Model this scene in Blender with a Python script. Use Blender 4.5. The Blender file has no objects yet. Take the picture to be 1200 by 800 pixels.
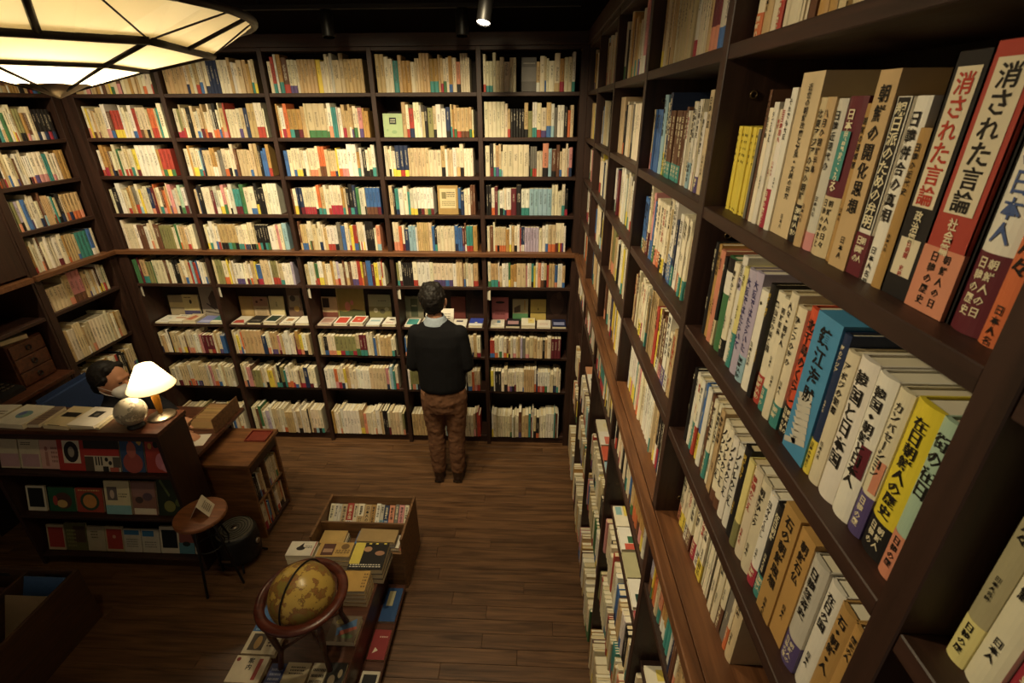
import bpy, bmesh, math, random
from mathutils import Matrix, Vector

scene = bpy.context.scene
col = scene.collection
R = math.radians

# ------------------------------------------------------------------ camera
cam_d = bpy.data.cameras.new('camera')
cam_d.sensor_width = 36.0
cam_d.lens = 17.34
cam_d.clip_start = 0.02
cam = bpy.data.objects.new('camera', cam_d)
col.objects.link(cam)
CAMZ = 2.767
right_v = Vector((0.99908576, 0.04260914, -0.00347887))
down_v = Vector((0.01502422, -0.42613491, -0.90453486))
fwd_v = Vector((-0.04002392, 0.90365563, -0.42638549))
m3 = Matrix((right_v, -down_v, -fwd_v)).transposed()
cam.matrix_world = Matrix.Translation((0, 0, CAMZ)) @ m3.to_4x4()
cam_d.dof.use_dof = True
cam_d.dof.focus_distance = 3.0
cam_d.dof.aperture_fstop = 13.0
scene.camera = cam

# ------------------------------------------------------------------ world, exposure, large lights
world = bpy.data.worlds.new('world')
scene.world = world
world.use_nodes = True
bg = world.node_tree.nodes['Background']
bg.inputs[0].default_value = (1.0, 0.78, 0.55, 1)
bg.inputs[1].default_value = 0.12
vs = scene.view_settings
vs.view_transform = 'Standard'
vs.look = 'None'
vs.exposure = 0.25
vs.gamma = 1.0
vs.use_curve_mapping = False

WARM = (1.0, 0.82, 0.50)

def lamp(kind, name, loc, energy, colr=WARM, target=None, size=0.08, angle=70, blend=1.0):
    d = bpy.data.lights.new(name, kind)
    d.energy = energy
    d.color = colr
    if kind == 'SPOT':
        d.spot_size = R(angle); d.spot_blend = blend; d.shadow_soft_size = size
    elif kind == 'POINT':
        d.shadow_soft_size = size
    else:
        d.size = size
    o = bpy.data.objects.new(name, d)
    col.objects.link(o)
    o.location = loc
    if target is not None:
        o.rotation_euler = (Vector(target) - Vector(loc)).to_track_quat('-Z', 'Y').to_euler()
    return o

# ceiling track spots washing the back shelves
for (x, e) in ((-2.75, 100), (-1.9, 108), (-1.1, 108), (-0.30, 112)):
    lamp('SPOT', 'track_and_fill_spot', (x, 2.3, 3.38), e, target=(x + 0.02, 3.665, 1.82), size=0.05, angle=84)
# near track spots for the right-hand shelves and table, plus an added counter fill
lamp('SPOT', 'track_and_fill_spot', (-0.85, 1.9, 3.38), 105, target=(0.36, 2.0, 1.15), size=0.05, angle=92)
lamp('SPOT', 'track_and_fill_spot', (-1.05, 0.75, 3.38), 62, target=(0.36, 0.85, 2.05), size=0.05, angle=75)
lamp('SPOT', 'track_and_fill_spot', (-0.45, 1.45, 3.38), 46, target=(-0.55, 1.95, 0.0), size=0.06, angle=62)
lamp('SPOT', 'track_and_fill_spot', (-1.15, 2.6, 3.38), 26, target=(-0.95, 3.0, 0.0), size=0.06, angle=56)
lamp('SPOT', 'track_and_fill_spot', (-1.75, 0.9, 3.38), 17, target=(-2.5, 2.4, 0.8), size=0.06, angle=52)  # added fill on the counter front, where too little pendant light arrives
lamp('SPOT', 'track_and_fill_spot', (-2.0, 2.9, 3.38), 26, target=(-3.3, 3.3, 1.7), size=0.05, angle=75)

# ------------------------------------------------------------------ helpers: colour, materials
def lin(c):
    return tuple((x / 12.92 if x <= 0.04045 else ((x + 0.055) / 1.055) ** 2.4) for x in c)

def hx(s):
    return lin(tuple(int(s[i:i + 2], 16) / 255 for i in (0, 2, 4)))

def new_mat(name):
    m = bpy.data.materials.new(name)
    m.use_nodes = True
    nt = m.node_tree
    b = nt.nodes['Principled BSDF']
    return m, nt, b

def N(nt, t, **kw):
    n = nt.nodes.new(t)
    for k, v in kw.items():
        setattr(n, k, v)
    return n

def plain(name, c, rough=0.6, metal=0.0, noise=0.12, scale=30, emit=None, spec=0.5):
    m, nt, b = new_mat(name)
    tc = N(nt, 'ShaderNodeTexCoord')
    no = N(nt, 'ShaderNodeTexNoise')
    no.inputs['Scale'].default_value = scale
    no.inputs['Detail'].default_value = 4
    nt.links.new(tc.outputs['Object'], no.inputs['Vector'])
    cr = N(nt, 'ShaderNodeValToRGB')
    cr.color_ramp.elements[0].position = 0.3
    cr.color_ramp.elements[1].position = 0.75
    cr.color_ramp.elements[0].color = (*[x * (1 - noise) for x in c], 1)
    cr.color_ramp.elements[1].color = (*[min(1, x * (1 + noise)) for x in c], 1)
    nt.links.new(no.outputs['Fac'], cr.inputs['Fac'])
    nt.links.new(cr.outputs['Color'], b.inputs['Base Color'])
    b.inputs['Roughness'].default_value = rough
    b.inputs['Metallic'].default_value = metal
    b.inputs['Specular IOR Level'].default_value = spec
    if emit:
        b.inputs['Emission Color'].default_value = (*emit[0], 1)
        b.inputs['Emission Strength'].default_value = emit[1]
    return m

def wood(name, dark, light, rough=0.45, axis='X', scale=6.0, stretch=14.0, rand=0.0, bump=0.05):
    m, nt, b = new_mat(name)
    tc = N(nt, 'ShaderNodeTexCoord')
    mp = N(nt, 'ShaderNodeMapping')
    s = [stretch, stretch, stretch]
    s['XYZ'.index(axis)] = 1.0
    mp.inputs['Scale'].default_value = s
    oi = N(nt, 'ShaderNodeObjectInfo')
    ad = N(nt, 'ShaderNodeVectorMath', operation='ADD')
    ml = N(nt, 'ShaderNodeMath', operation='MULTIPLY')
    ml.inputs[1].default_value = 37.0
    nt.links.new(oi.outputs['Random'], ml.inputs[0])
    nt.links.new(tc.outputs['Object'], ad.inputs[0])
    nt.links.new(ml.outputs[0], ad.inputs[1])
    nt.links.new(ad.outputs[0], mp.inputs['Vector'])
    no = N(nt, 'ShaderNodeTexNoise')
    no.inputs['Scale'].default_value = scale
    no.inputs['Detail'].default_value = 6
    no.inputs['Distortion'].default_value = 0.6
    nt.links.new(mp.outputs[0], no.inputs['Vector'])
    cr = N(nt, 'ShaderNodeValToRGB')
    cr.color_ramp.elements[0].position = 0.32
    cr.color_ramp.elements[1].position = 0.72
    cr.color_ramp.elements[0].color = (*dark, 1)
    cr.color_ramp.elements[1].color = (*light, 1)
    nt.links.new(no.outputs['Fac'], cr.inputs['Fac'])
    out = cr.outputs['Color']
    if rand > 0:
        hsv = N(nt, 'ShaderNodeHueSaturation')
        mr = N(nt, 'ShaderNodeMapRange')
        mr.inputs['To Min'].default_value = 1 - rand
        mr.inputs['To Max'].default_value = 1 + rand
        nt.links.new(oi.outputs['Random'], mr.inputs['Value'])
        nt.links.new(mr.outputs[0], hsv.inputs['Value'])
        nt.links.new(out, hsv.inputs['Color'])
        out = hsv.outputs['Color']
    nt.links.new(out, b.inputs['Base Color'])
    mr2 = N(nt, 'ShaderNodeMapRange')
    mr2.inputs['To Min'].default_value = rough - 0.08
    mr2.inputs['To Max'].default_value = rough + 0.12
    nt.links.new(no.outputs['Fac'], mr2.inputs['Value'])
    nt.links.new(mr2.outputs[0], b.inputs['Roughness'])
    bp = N(nt, 'ShaderNodeBump')
    bp.inputs['Strength'].default_value = bump
    bp.inputs['Distance'].default_value = 0.01
    nt.links.new(no.outputs['Fac'], bp.inputs['Height'])
    nt.links.new(bp.outputs[0], b.inputs['Normal'])
    return m

def paper_mat(name, printed, rough=0.5):
    """colour from the mesh's colour attribute (the cover's own print colour); spines may carry small printed type"""
    m, nt, b = new_mat(name)
    at = N(nt, 'ShaderNodeAttribute', attribute_name='Col')
    tc = N(nt, 'ShaderNodeTexCoord')
    no = N(nt, 'ShaderNodeTexNoise')
    no.inputs['Scale'].default_value = 22
    no.inputs['Detail'].default_value = 5
    nt.links.new(tc.outputs['Object'], no.inputs['Vector'])
    mr = N(nt, 'ShaderNodeMapRange')
    mr.inputs['To Min'].default_value = 0.82
    mr.inputs['To Max'].default_value = 1.12
    nt.links.new(no.outputs['Fac'], mr.inputs['Value'])
    mx = N(nt, 'ShaderNodeVectorMath', operation='SCALE')
    nt.links.new(at.outputs['Color'], mx.inputs[0])
    nt.links.new(mr.outputs[0], mx.inputs['Scale'])
    out = mx.outputs[0]
    if printed:
        uv = N(nt, 'ShaderNodeUVMap')
        sp = N(nt, 'ShaderNodeSeparateXYZ')
        nt.links.new(uv.outputs[0], sp.inputs[0])
        def M(op, a, bb=None, c=None):
            n = N(nt, 'ShaderNodeMath', operation=op)
            for i, x in enumerate((a, bb, c)):
                if x is None: continue
                if isinstance(x, (int, float)): n.inputs[i].default_value = x
                else: nt.links.new(x, n.inputs[i])
            return n.outputs[0]
        u, v = sp.outputs[0], sp.outputs[1]
        fl = M('FLOOR', u)
        fr = M('FRACT', u)
        wn = N(nt, 'ShaderNodeTexWhiteNoise', noise_dimensions='1D')
        nt.links.new(fl, wn.inputs['W'])
        sc = N(nt, 'ShaderNodeSeparateColor')
        nt.links.new(wn.outputs['Color'], sc.inputs[0])
        cx = N(nt, 'ShaderNodeCombineXYZ')
        nt.links.new(M('MULTIPLY_ADD', fr, 5.0, M('MULTIPLY', fl, 7.31)), cx.inputs[0])
        nt.links.new(M('MULTIPLY', v, 240.0), cx.inputs[1])
        nz = N(nt, 'ShaderNodeTexNoise')
        nz.inputs['Scale'].default_value = 1.0
        nz.inputs['Detail'].default_value = 1.0
        nt.links.new(cx.outputs[0], nz.inputs['Vector'])
        ink = M('GREATER_THAN', nz.outputs['Fac'], 0.5)
        half = M('MULTIPLY_ADD', sc.outputs[0], 0.13, 0.09)
        ink = M('MULTIPLY', ink, M('LESS_THAN', M('ABSOLUTE', M('SUBTRACT', fr, 0.5)), half))
        top = M('MULTIPLY_ADD', sc.outputs[1], 0.03, 0.145)
        bot = M('MULTIPLY_ADD', sc.outputs[2], 0.06, 0.055)
        ink = M('MULTIPLY', ink, M('MULTIPLY', M('LESS_THAN', v, top), M('GREATER_THAN', v, bot)))
        ink = M('MULTIPLY', ink, M('GREATER_THAN', u, 0.0))
        # dark spines carry pale type, pale spines dark type
        bw = N(nt, 'ShaderNodeRGBToBW')
        nt.links.new(at.outputs['Color'], bw.inputs[0])
        tcol = N(nt, 'ShaderNodeMix', data_type='RGBA')
        nt.links.new(M('LESS_THAN', bw.outputs[0], 0.12), tcol.inputs['Factor'])
        tcol.inputs['A'].default_value = (0.03, 0.022, 0.018, 1)
        tcol.inputs['B'].default_value = (0.6, 0.53, 0.4, 1)
        mix = N(nt, 'ShaderNodeMix', data_type='RGBA')
        nt.links.new(M('MULTIPLY', ink, 0.7), mix.inputs['Factor'])
        nt.links.new(out, mix.inputs['A'])
        nt.links.new(tcol.outputs['Result'], mix.inputs['B'])
        out = mix.outputs['Result']
    nt.links.new(out, b.inputs['Base Color'])
    b.inputs['Roughness'].default_value = rough
    b.inputs['Specular IOR Level'].default_value = 0.35
    return m

MT = {}
MT['case'] = wood('dark_stained_wood', hx('2b1a13'), hx('42281e'), rough=0.5, axis='X', scale=4, stretch=16)
MT['casez'] = wood('dark_stained_wood_upright', hx('2b1a13'), hx('40271d'), rough=0.5, axis='Z', scale=4, stretch=16)
MT['ledge'] = wood('brown_ledge_wood', hx('55341f'), hx('7c5132'), rough=0.42, axis='X', scale=4, stretch=16)  # ledge boards paler and browner than the case wood
MT['backp'] = plain('dark_back_panel', hx('241711'), 0.7)
MT['floor'] = wood('oak_floor', hx('462f1d'), hx('765437'), rough=0.40, axis='X', scale=3.0, stretch=14, rand=0.13, bump=0.08)
MT['gap'] = plain('floor_gap', hx('140c08'), 0.9)
MT['ceil'] = plain('dark_ceiling', hx('47392b'), 0.85)
MT['wall'] = plain('dark_wall', hx('2c1e17'), 0.85)
MT['table'] = wood('brown_wood', hx('5a3820'), hx('8a5c36'), rough=0.45, axis='X', scale=5, stretch=10)
MT['crate'] = wood('crate_wood', hx('5e4127'), hx('8b6540'), rough=0.55, axis='X', scale=5, stretch=10)
MT['cratedark'] = wood('dark_crate_wood', hx('3a2618'), hx('523822'), rough=0.55, axis='Y', scale=4, stretch=14)
MT['redwood'] = wood('red_brown_wood', hx('3c2015'), hx('633a26'), rough=0.35, axis='X', scale=5, stretch=8)
MT['black'] = plain('black_metal', hx('171514'), 0.45, metal=0.3)
MT['blackp'] = plain('black_plastic', hx('141312'), 0.5)
MT['steel'] = plain('brushed_steel', hx('b7ab98'), 0.3, metal=1.0, noise=0.05)
MT['paper'] = paper_mat('printed_paper', False)
MT['spines'] = paper_mat('printed_spines', True)
MT['pagep'] = plain('page_block', hx('d8c9a8'), 0.8, scale=60)

# ------------------------------------------------------------------ helpers: meshes and objects
def link(o, parent=None):
    col.objects.link(o)
    if parent is not None:
        o.parent = parent
    return o

def tag(o, label=None, cat=None, group=None, kind=None):
    if label: o['label'] = label
    if cat: o['category'] = cat
    if group: o['group'] = group
    if kind: o['kind'] = kind
    return o

def empty(name, loc=(0, 0, 0), rot=(0, 0, 0), parent=None):
    o = bpy.data.objects.new(name, None)
    o.empty_display_size = 0.05
    o.location = loc
    o.rotation_euler = rot
    return link(o, parent)

WHITE = (0.8, 0.8, 0.8)

class MB:
    def __init__(s):
        s.v = []; s.f = []; s.c = []; s.uv = []; s.hasuv = False; s.M = None; s.sm = []
    def _p(s, p):
        if s.M is not None:
            p = s.M @ Vector(p)
        s.v.append((p[0], p[1], p[2]))
        return len(s.v) - 1
    def face(s, pts, c=WHITE, uv=None, smooth=False):
        s.f.append([s._p(p) for p in pts])
        s.c.append(c); s.sm.append(smooth)
        if uv: s.hasuv = True
        s.uv.append(uv)
    def mesh(s, verts, faces, c=WHITE, smooth=False):
        b = len(s.v)
        for p in verts: s._p(p)
        for f in faces:
            s.f.append([b + i for i in f]); s.c.append(c); s.uv.append(None); s.sm.append(smooth)
    def box(s, x0, x1, y0, y1, z0, z1, c=WHITE):
        V = [(x0, y0, z0), (x1, y0, z0), (x1, y1, z0), (x0, y1, z0), (x0, y0, z1), (x1, y0, z1), (x1, y1, z1), (x0, y1, z1)]
        s.mesh(V, [(0, 3, 2, 1), (4, 5, 6, 7), (0, 1, 5, 4), (1, 2, 6, 5), (2, 3, 7, 6), (3, 0, 4, 7)], c)
    def lathe(s, prof, n=24, c=WHITE, center=(0, 0, 0), smooth=True, cap=True):
        cx, cy, cz = center
        V = []; F = []
        for (r, z) in prof:
            for k in range(n):
                a = 2 * math.pi * k / n
                V.append((cx + r * math.cos(a), cy + r * math.sin(a), cz + z))
        for i in range(len(prof) - 1):
            for k in range(n):
                k2 = (k + 1) % n
                F.append((i * n + k, i * n + k2, (i + 1) * n + k2, (i + 1) * n + k))
        if cap:
            F.append(tuple(range(n - 1, -1, -1)))
            F.append(tuple((len(prof) - 1) * n + k for k in range(n)))
        s.mesh(V, F, c, smooth)
    def tube(s, pts, r, n=8, c=WHITE):
        P = [Vector(p) for p in pts]
        rr = r if isinstance(r, (list, tuple)) else [r] * len(P)
        V = []; F = []
        for i, p in enumerate(P):
            d = (P[min(i + 1, len(P) - 1)] - P[max(i - 1, 0)]).normalized()
            a = d.orthogonal().normalized() if i == 0 else (a - d * a.dot(d)).normalized()
            b2 = d.cross(a)
            for k in range(n):
                t = 2 * math.pi * k / n
                V.append(tuple(p + (a * math.cos(t) + b2 * math.sin(t)) * rr[i]))
        for i in range(len(P) - 1):
            for k in range(n):
                k2 = (k + 1) % n
                F.append((i * n + k, i * n + k2, (i + 1) * n + k2, (i + 1) * n + k))
        F.append(tuple(range(n - 1, -1, -1)))
        F.append(tuple((len(P) - 1) * n + k for k in range(n)))
        s.mesh(V, F, c, True)
    def torus(s, R0, r0, center, n=48, m=10, axis='Z', c=WHITE, rz=None):
        V = []; F = []
        for i in range(n):
            a = 2 * math.pi * i / n
            for j in range(m):
                t = 2 * math.pi * j / m
                rad = R0 + r0 * math.cos(t); h = (rz or r0) * math.sin(t)
                x, y, z = rad * math.cos(a), rad * math.sin(a), h
                if axis == 'X': x, y, z = z, x, y
                if axis == 'Y': x, y, z = x, z, y
                V.append((center[0] + x, center[1] + y, center[2] + z))
        for i in range(n):
            for j in range(m):
                F.append((i * m + j, ((i + 1) % n) * m + j, ((i + 1) % n) * m + (j + 1) % m, i * m + (j + 1) % m))
        s.mesh(V, F, c, True)
    def data(s, name):
        me = bpy.data.meshes.new(name)
        me.from_pydata(s.v, [], s.f)
        nl = len(me.loops)
        cols = []
        for f, c in zip(s.f, s.c):
            cols += [c[0], c[1], c[2], 1.0] * len(f)
        ca = me.color_attributes.new('Col', 'FLOAT_COLOR', 'CORNER')
        ca.data.foreach_set('color', cols)
        if s.hasuv:
            ul = me.uv_layers.new(name='UVMap')
            u = []
            for f, q in zip(s.f, s.uv):
                if q is None:
                    u += [-1.0, -1.0] * len(f)
                else:
                    for a in q: u += [a[0], a[1]]
            ul.data.foreach_set('uv', u)
        if any(s.sm):
            me.polygons.foreach_set('use_smooth', s.sm)
        return me
    def build(s, name, mat, parent=None, loc=None, rot=None):
        me = s.data(name)
        me.materials.append(mat)
        o = bpy.data.objects.new(name, me)
        if loc: o.location = loc
        if rot: o.rotation_euler = rot
        return link(o, parent)

_boxcache = {}
def board(name, x0, x1, y0, y1, z0, z1, mat, parent=None, bev=0.0015):
    """one board: a box with eased edges, placed by its centre, mesh shared between equal boards"""
    sx, sy, sz = x1 - x0, y1 - y0, z1 - z0
    key = (round(sx, 4), round(sy, 4), round(sz, 4), mat.name)
    if key not in _boxcache:
        bm = bmesh.new()
        bmesh.ops.create_cube(bm, size=1.0, matrix=Matrix.Diagonal((sx, sy, sz, 1)))
        if bev: bmesh.ops.bevel(bm, geom=bm.edges[:], offset=bev, segments=1, affect='EDGES')
        me = bpy.data.meshes.new(name)
        bm.to_mesh(me); bm.free()
        me.materials.append(mat)
        _boxcache[key] = me
    o = bpy.data.objects.new(name, _boxcache[key])
    o.location = ((x0 + x1) / 2, (y0 + y1) / 2, (z0 + z1) / 2)
    return link(o, parent)

# ------------------------------------------------------------------ the room
struct = lambda o: tag(o, kind='structure')
b = MB(); b.box(-4.6, 1.0, -0.6, 4.2, -0.06, -0.008); floor = struct(b.build('floor', MT['gap']))
tag(floor, 'dark brown oak plank floor', None)
rng = random.Random(4)
PW = 0.088
y = 0.9; row = 0
while y < 3.69:
    x = -3.9 + rng.random() * 1.1 - 1.1
    while x < 0.45:
        L = 1.35
        board('floor_plank', x + 0.0008, x + L - 0.0008, y + 0.0008, y + PW - 0.0008, -0.02, -0.0002 * rng.randint(0, 3), MT['floor'], floor, bev=0.001)
        x += L
    y += PW; row += 1
b = MB(); b.box(-4.6, 1.0, 4.0, 4.12, 0, 3.46); struct(b.build('wall_back', MT['wall']))
b = MB(); b.box(0.62, 0.74, -0.6, 4.0, 0, 3.46); struct(b.build('wall_right', MT['wall']))
b = MB(); b.box(-4.6, -4.48, -0.6, 4.0, 0, 3.46); struct(b.build('wall_left', MT['wall']))
b = MB(); b.box(-4.6, 0.74, -0.6, 4.12, 3.46, 3.56); struct(b.build('ceiling', MT['ceil']))

# ------------------------------------------------------------------ bookcases
Z1, Z2, Z3, Z4, Z5, Z6, ZD, Z7, Z8, Z9 = 2.869, 2.589, 2.330, 2.057, 1.784, 1.504, 1.142, 0.876, 0.548, 0.076
ROWS = [Z1, Z2, Z3, Z4, Z5, Z6, ZD, Z7, Z8, Z9]
TOP = 3.135
DEPTH = 0.25
TS = 0.024          # shelf thickness
YB = 3.665          # front plane of the back bookcase
XW = 0.340          # front plane of the right bookcase
XL = -3.280         # front plane of the left bookcase

def bookcase(label, loc, rotz, xs, wu, rows=ROWS, ledge=True, ends=(None, None), first=None, pegs=()):
    """local frame: x runs left to right in front of the case, y goes back into it"""
    root = empty('bookcase', loc, (0, 0, rotz))
    tag(root, label, 'bookcase')
    for i, x in enumerate(xs):
        w = wu
        if i == 0 and ends[0]: w = ends[0]
        if i == len(xs) - 1 and ends[1]: w = ends[1]
        board('upright', x - w / 2, x + w / 2, 0, DEPTH, 0.0, TOP, MT['casez'], root)
    for i in range(len(xs) - 1):
        a = xs[i] + (ends[0] if i == 0 and ends[0] else wu) / 2
        c = xs[i + 1] - (ends[1] if i == len(xs) - 2 and ends[1] else wu) / 2
        for z in rows:
            if z == Z5 and ledge: continue
            board('shelf_board', a, c, 0.028 if z <= ZD else 0.002, DEPTH - 0.006, z - TS, z, MT['case'], root)
        board('top_board', a, c, 0.002, DEPTH - 0.006, TOP - 0.022, TOP, MT['case'], root)
        board('plinth', a, c, 0.035, 0.055, 0.0, Z9 - TS, MT['case'], root)
    x0 = xs[0] - (ends[0] or wu) / 2; x1 = xs[-1] + (ends[1] or wu) / 2
    board('back_panel', x0, x1, DEPTH - 0.005, DEPTH + 0.005, 0, TOP, MT['backp'], root)
    board('cornice', x0, x1, -0.012, 0.012, TOP + 0.0005, TOP + 0.075, MT['case'], root)
    if ledge:
        # a thicker ledge board runs through between the upper and lower uprights
        board('ledge', x0 - (0.0 if not first else first), x1, -0.03, -0.0005, Z5 - 0.034, Z5, MT['ledge'], root, bev=0.003)
        for i in range(len(xs) - 1):
            a = xs[i] + (ends[0] if i == 0 and ends[0] else wu) / 2
            c = xs[i + 1] - (ends[1] if i == len(xs) - 2 and ends[1] else wu) / 2
            board('ledge_board', a, c, 0.0, DEPTH - 0.006, Z5 - 0.034, Z5, MT['ledge'], root, bev=0.001)
    return root

XB = [-3.235, -2.557, -1.822, -1.092, -0.375, 0.318]
WU = 0.032
case_back = bookcase('tall dark bookcase with five bays along the back wall behind the standing reader', (0, YB, 0), 0, XB, WU, ends=(0.09, 0.05))
board('corner_post', -3.315, -3.2805, -0.0195, -0.0005, 0, TOP, MT['casez'], case_back)
# right bookcase: local x = -world y
UY = [3.06, 2.425, 1.745, 1.045, 0.327, -0.36]
case_right = bookcase('long dark bookcase filling the right wall from corner to foreground', (XW, 0, 0), R(-90), [-3.64] + [-v for v in UY], WU)
# left bookcase: local x = world y
case_left = bookcase('narrow dark bookcase on the left wall behind the seated clerk', (XL, 0, 0), R(90), [2.99, 3.62], 0.05,
                     rows=[Z1, Z2, Z3, Z4, Z5, Z6, 1.115, 0.82, 0.45, Z9])

# little brass shelf pins on the uprights of the right case
pin = MB(); pin.torus(0.006, 0.0018, (0, 0, 0), n=12, m=6, axis='Y')
pin_me = pin.data('shelf_pin'); pin_me.materials.append(plain('dull_brass', hx('6e5a3c'), 0.4, metal=0.8))
for v in UY:
    for zr in (Z1, Z2, Z3, Z4, Z5, Z6):
        for dz in (0.045, 0.20):
            o = bpy.data.objects.new('shelf_pin', pin_me)
            o.location = (-v + WU / 2 + 0.001, 0.06, zr + dz)
            o.rotation_euler = (0, 0, R(90))
            link(o, case_right)

# ------------------------------------------------------------------ glyphs for lettering
_gl = {}
def load_glyphs(text):
    chars = sorted(set(text) - set(' \n'))
    obs = []
    for ch in chars:
        cu = bpy.data.curves.new('glyph', 'FONT')
        cu.body = ch; cu.resolution_u = 1; cu.offset = 0.018
        o = bpy.data.objects.new('glyph', cu)
        col.objects.link(o); obs.append((ch, o, cu))
    dg = bpy.context.evaluated_depsgraph_get()
    for ch, o, cu in obs:
        ev = o.evaluated_get(dg)
        me = ev.to_mesh()
        V = [tuple(v.co) for v in me.vertices]
        F = [tuple(p.vertices) for p in me.polygons if len(p.vertices) >= 3]
        ev.to_mesh_clear()
        if V:
            x0 = min(v[0] for v in V); x1 = max(v[0] for v in V); y0 = min(v[1] for v in V); y1 = max(v[1] for v in V)
            cx, cy = (x0 + x1) / 2, (y0 + y1) / 2
            sc = 1.0 / max(x1 - x0, y1 - y0, 0.55)
            V = [((v[0] - cx) * sc, (v[1] - cy) * sc) for v in V]
        _gl[ch] = (V, F)
    for ch, o, cu in obs:
        bpy.data.objects.remove(o); bpy.data.curves.remove(cu)

def put_text(mb, text, cx, top, size, pitch, c, yfun, wide=1.0, tall=1.0):
    """vertical writing in the x-z plane, facing -y"""
    z = top - size * tall / 2
    for ch in text:
        g = _gl.get(ch)
        if g and g[0]:
            if ch in 'ー・':
                V = [(cx + v[1] * size * wide, yfun(cx + v[1] * size * wide), z - v[0] * size * tall) for v in g[0]]
            else:
                V = [(cx + v[0] * size * wide, yfun(cx + v[0] * size * wide), z + v[1] * size * tall) for v in g[0]]
            mb.mesh(V, g[1], c)
        z -= pitch

# ------------------------------------------------------------------ colours of books
PAL = {
 'white': 'e9e4d8', 'cream': 'e2d5b6', 'ivory': 'ece2c6', 'pale grey': 'c9c4b6', 'tan': 'c9a873', 'ochre': 'bd8f45', 'beige': 'd3bd92',
 'yellow': 'e8cf1e', 'red': 'b8372b', 'orange': 'd9692f', 'pink': 'd98c8f', 'maroon': '6d2230', 'brown': '6f4630', 'black': '242122',
 'navy': '27375c', 'blue': '3a6db0', 'sky blue': '93bfd0', 'teal': '2f8f8a', 'green': '3e7a4a', 'olive': '8a8752', 'purple': '5a4a84',
 'lilac': 'b9aecb', 'salmon': 'e08b6a', 'grey': '77726a', 'mint': 'a9cdb3', 'crimson': 'b02440', 'lemon': 'efe08a'}
def _soft(c, k=0.16):
    g = 0.3 * c[0] + 0.59 * c[1] + 0.11 * c[2]
    return tuple(x * (1 - k) + g * w * k for x, w in zip(c, (1.12, 1.0, 0.8)))
PC = {k: _soft(hx(v)) for k, v in PAL.items()}
SP_W = [('white', 18), ('cream', 22), ('ivory', 16), ('beige', 10), ('tan', 9), ('ochre', 4), ('pale grey', 4), ('yellow', 3), ('red', 3), ('orange', 2.5), ('pink', 4),
        ('maroon', 2), ('brown', 4), ('black', 8), ('navy', 2.5), ('blue', 2.5), ('sky blue', 2), ('teal', 2.5), ('green', 2), ('olive', 1.5), ('grey', 2), ('lilac', 1), ('salmon', 1.5), ('mint', 0.7)]
BD_W = [('red', 4), ('crimson', 3), ('orange', 3), ('yellow', 4), ('teal', 4), ('blue', 3), ('navy', 3), ('black', 5), ('green', 3), ('salmon', 3), ('purple', 2), ('pink', 2), ('tan', 2), ('sky blue', 2), ('brown', 1.5), ('white', 3), ('maroon', 2)]
def pick(rg, W):
    t = rg.random() * sum(w for _, w in W)
    for k, w in W:
        t -= w
        if t <= 0: return k
    return W[-1][0]

def jit(rg, c, a=0.10):
    k = 1 + (rg.random() - 0.5) * 2 * a
    return tuple(min(1, max(0, x * k * (1 + (rg.random() - 0.5) * a * 0.6))) for x in c)

def row_plan(rg, width, hmean=0.188, tmean=0.0208, aged=0.0, band=0.5, gap=0.02):
    """a plan of books for one shelf: runs of one to six alike volumes"""
    out = []; x = 0.0
    W = [(k, w * (1 + aged * 2.2) if k in ('tan', 'beige', 'ochre', 'brown', 'cream') else w * (1 - 0.6 * aged)) for k, w in SP_W]
    while True:
        n = rg.choice((1, 1, 1, 1, 2, 2, 3, 5)) if rg.random() < 0.45 else 1
        cname = pick(rg, W)
        t = min(0.05, max(0.009, rg.gauss(tmean, 0.0075))); h = hmean + rg.choice((-0.022, -0.014, -0.008, 0, 0, 0, 0.004, 0.012, 0.022, 0.03)) + rg.uniform(-0.004, 0.004)
        d = rg.uniform(0.125, 0.15)
        bn = pick(rg, BD_W) if rg.random() < band else None
        bf = rg.uniform(0.2, 0.34)
        c = jit(rg, PC[cname]); bc = jit(rg, PC[bn]) if bn else None
        inset = rg.uniform(0.0, 0.011)
        for k in range(n):
            tt = t * rg.uniform(0.96, 1.04)
            if x + tt > width - gap: return out
            if bn and n > 2 and rg.random() < 0.5:
                bn2 = pick(rg, BD_W); bc2 = jit(rg, PC[bn2])
            else: bn2, bc2 = bn, bc
            out.append(dict(x=x, t=tt, h=h, d=d, c=jit(rg, c, 0.07), cn=cname, b=bc2, bn=bn2, bf=bf, inset=inset))
            x += tt + 0.0011

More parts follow.
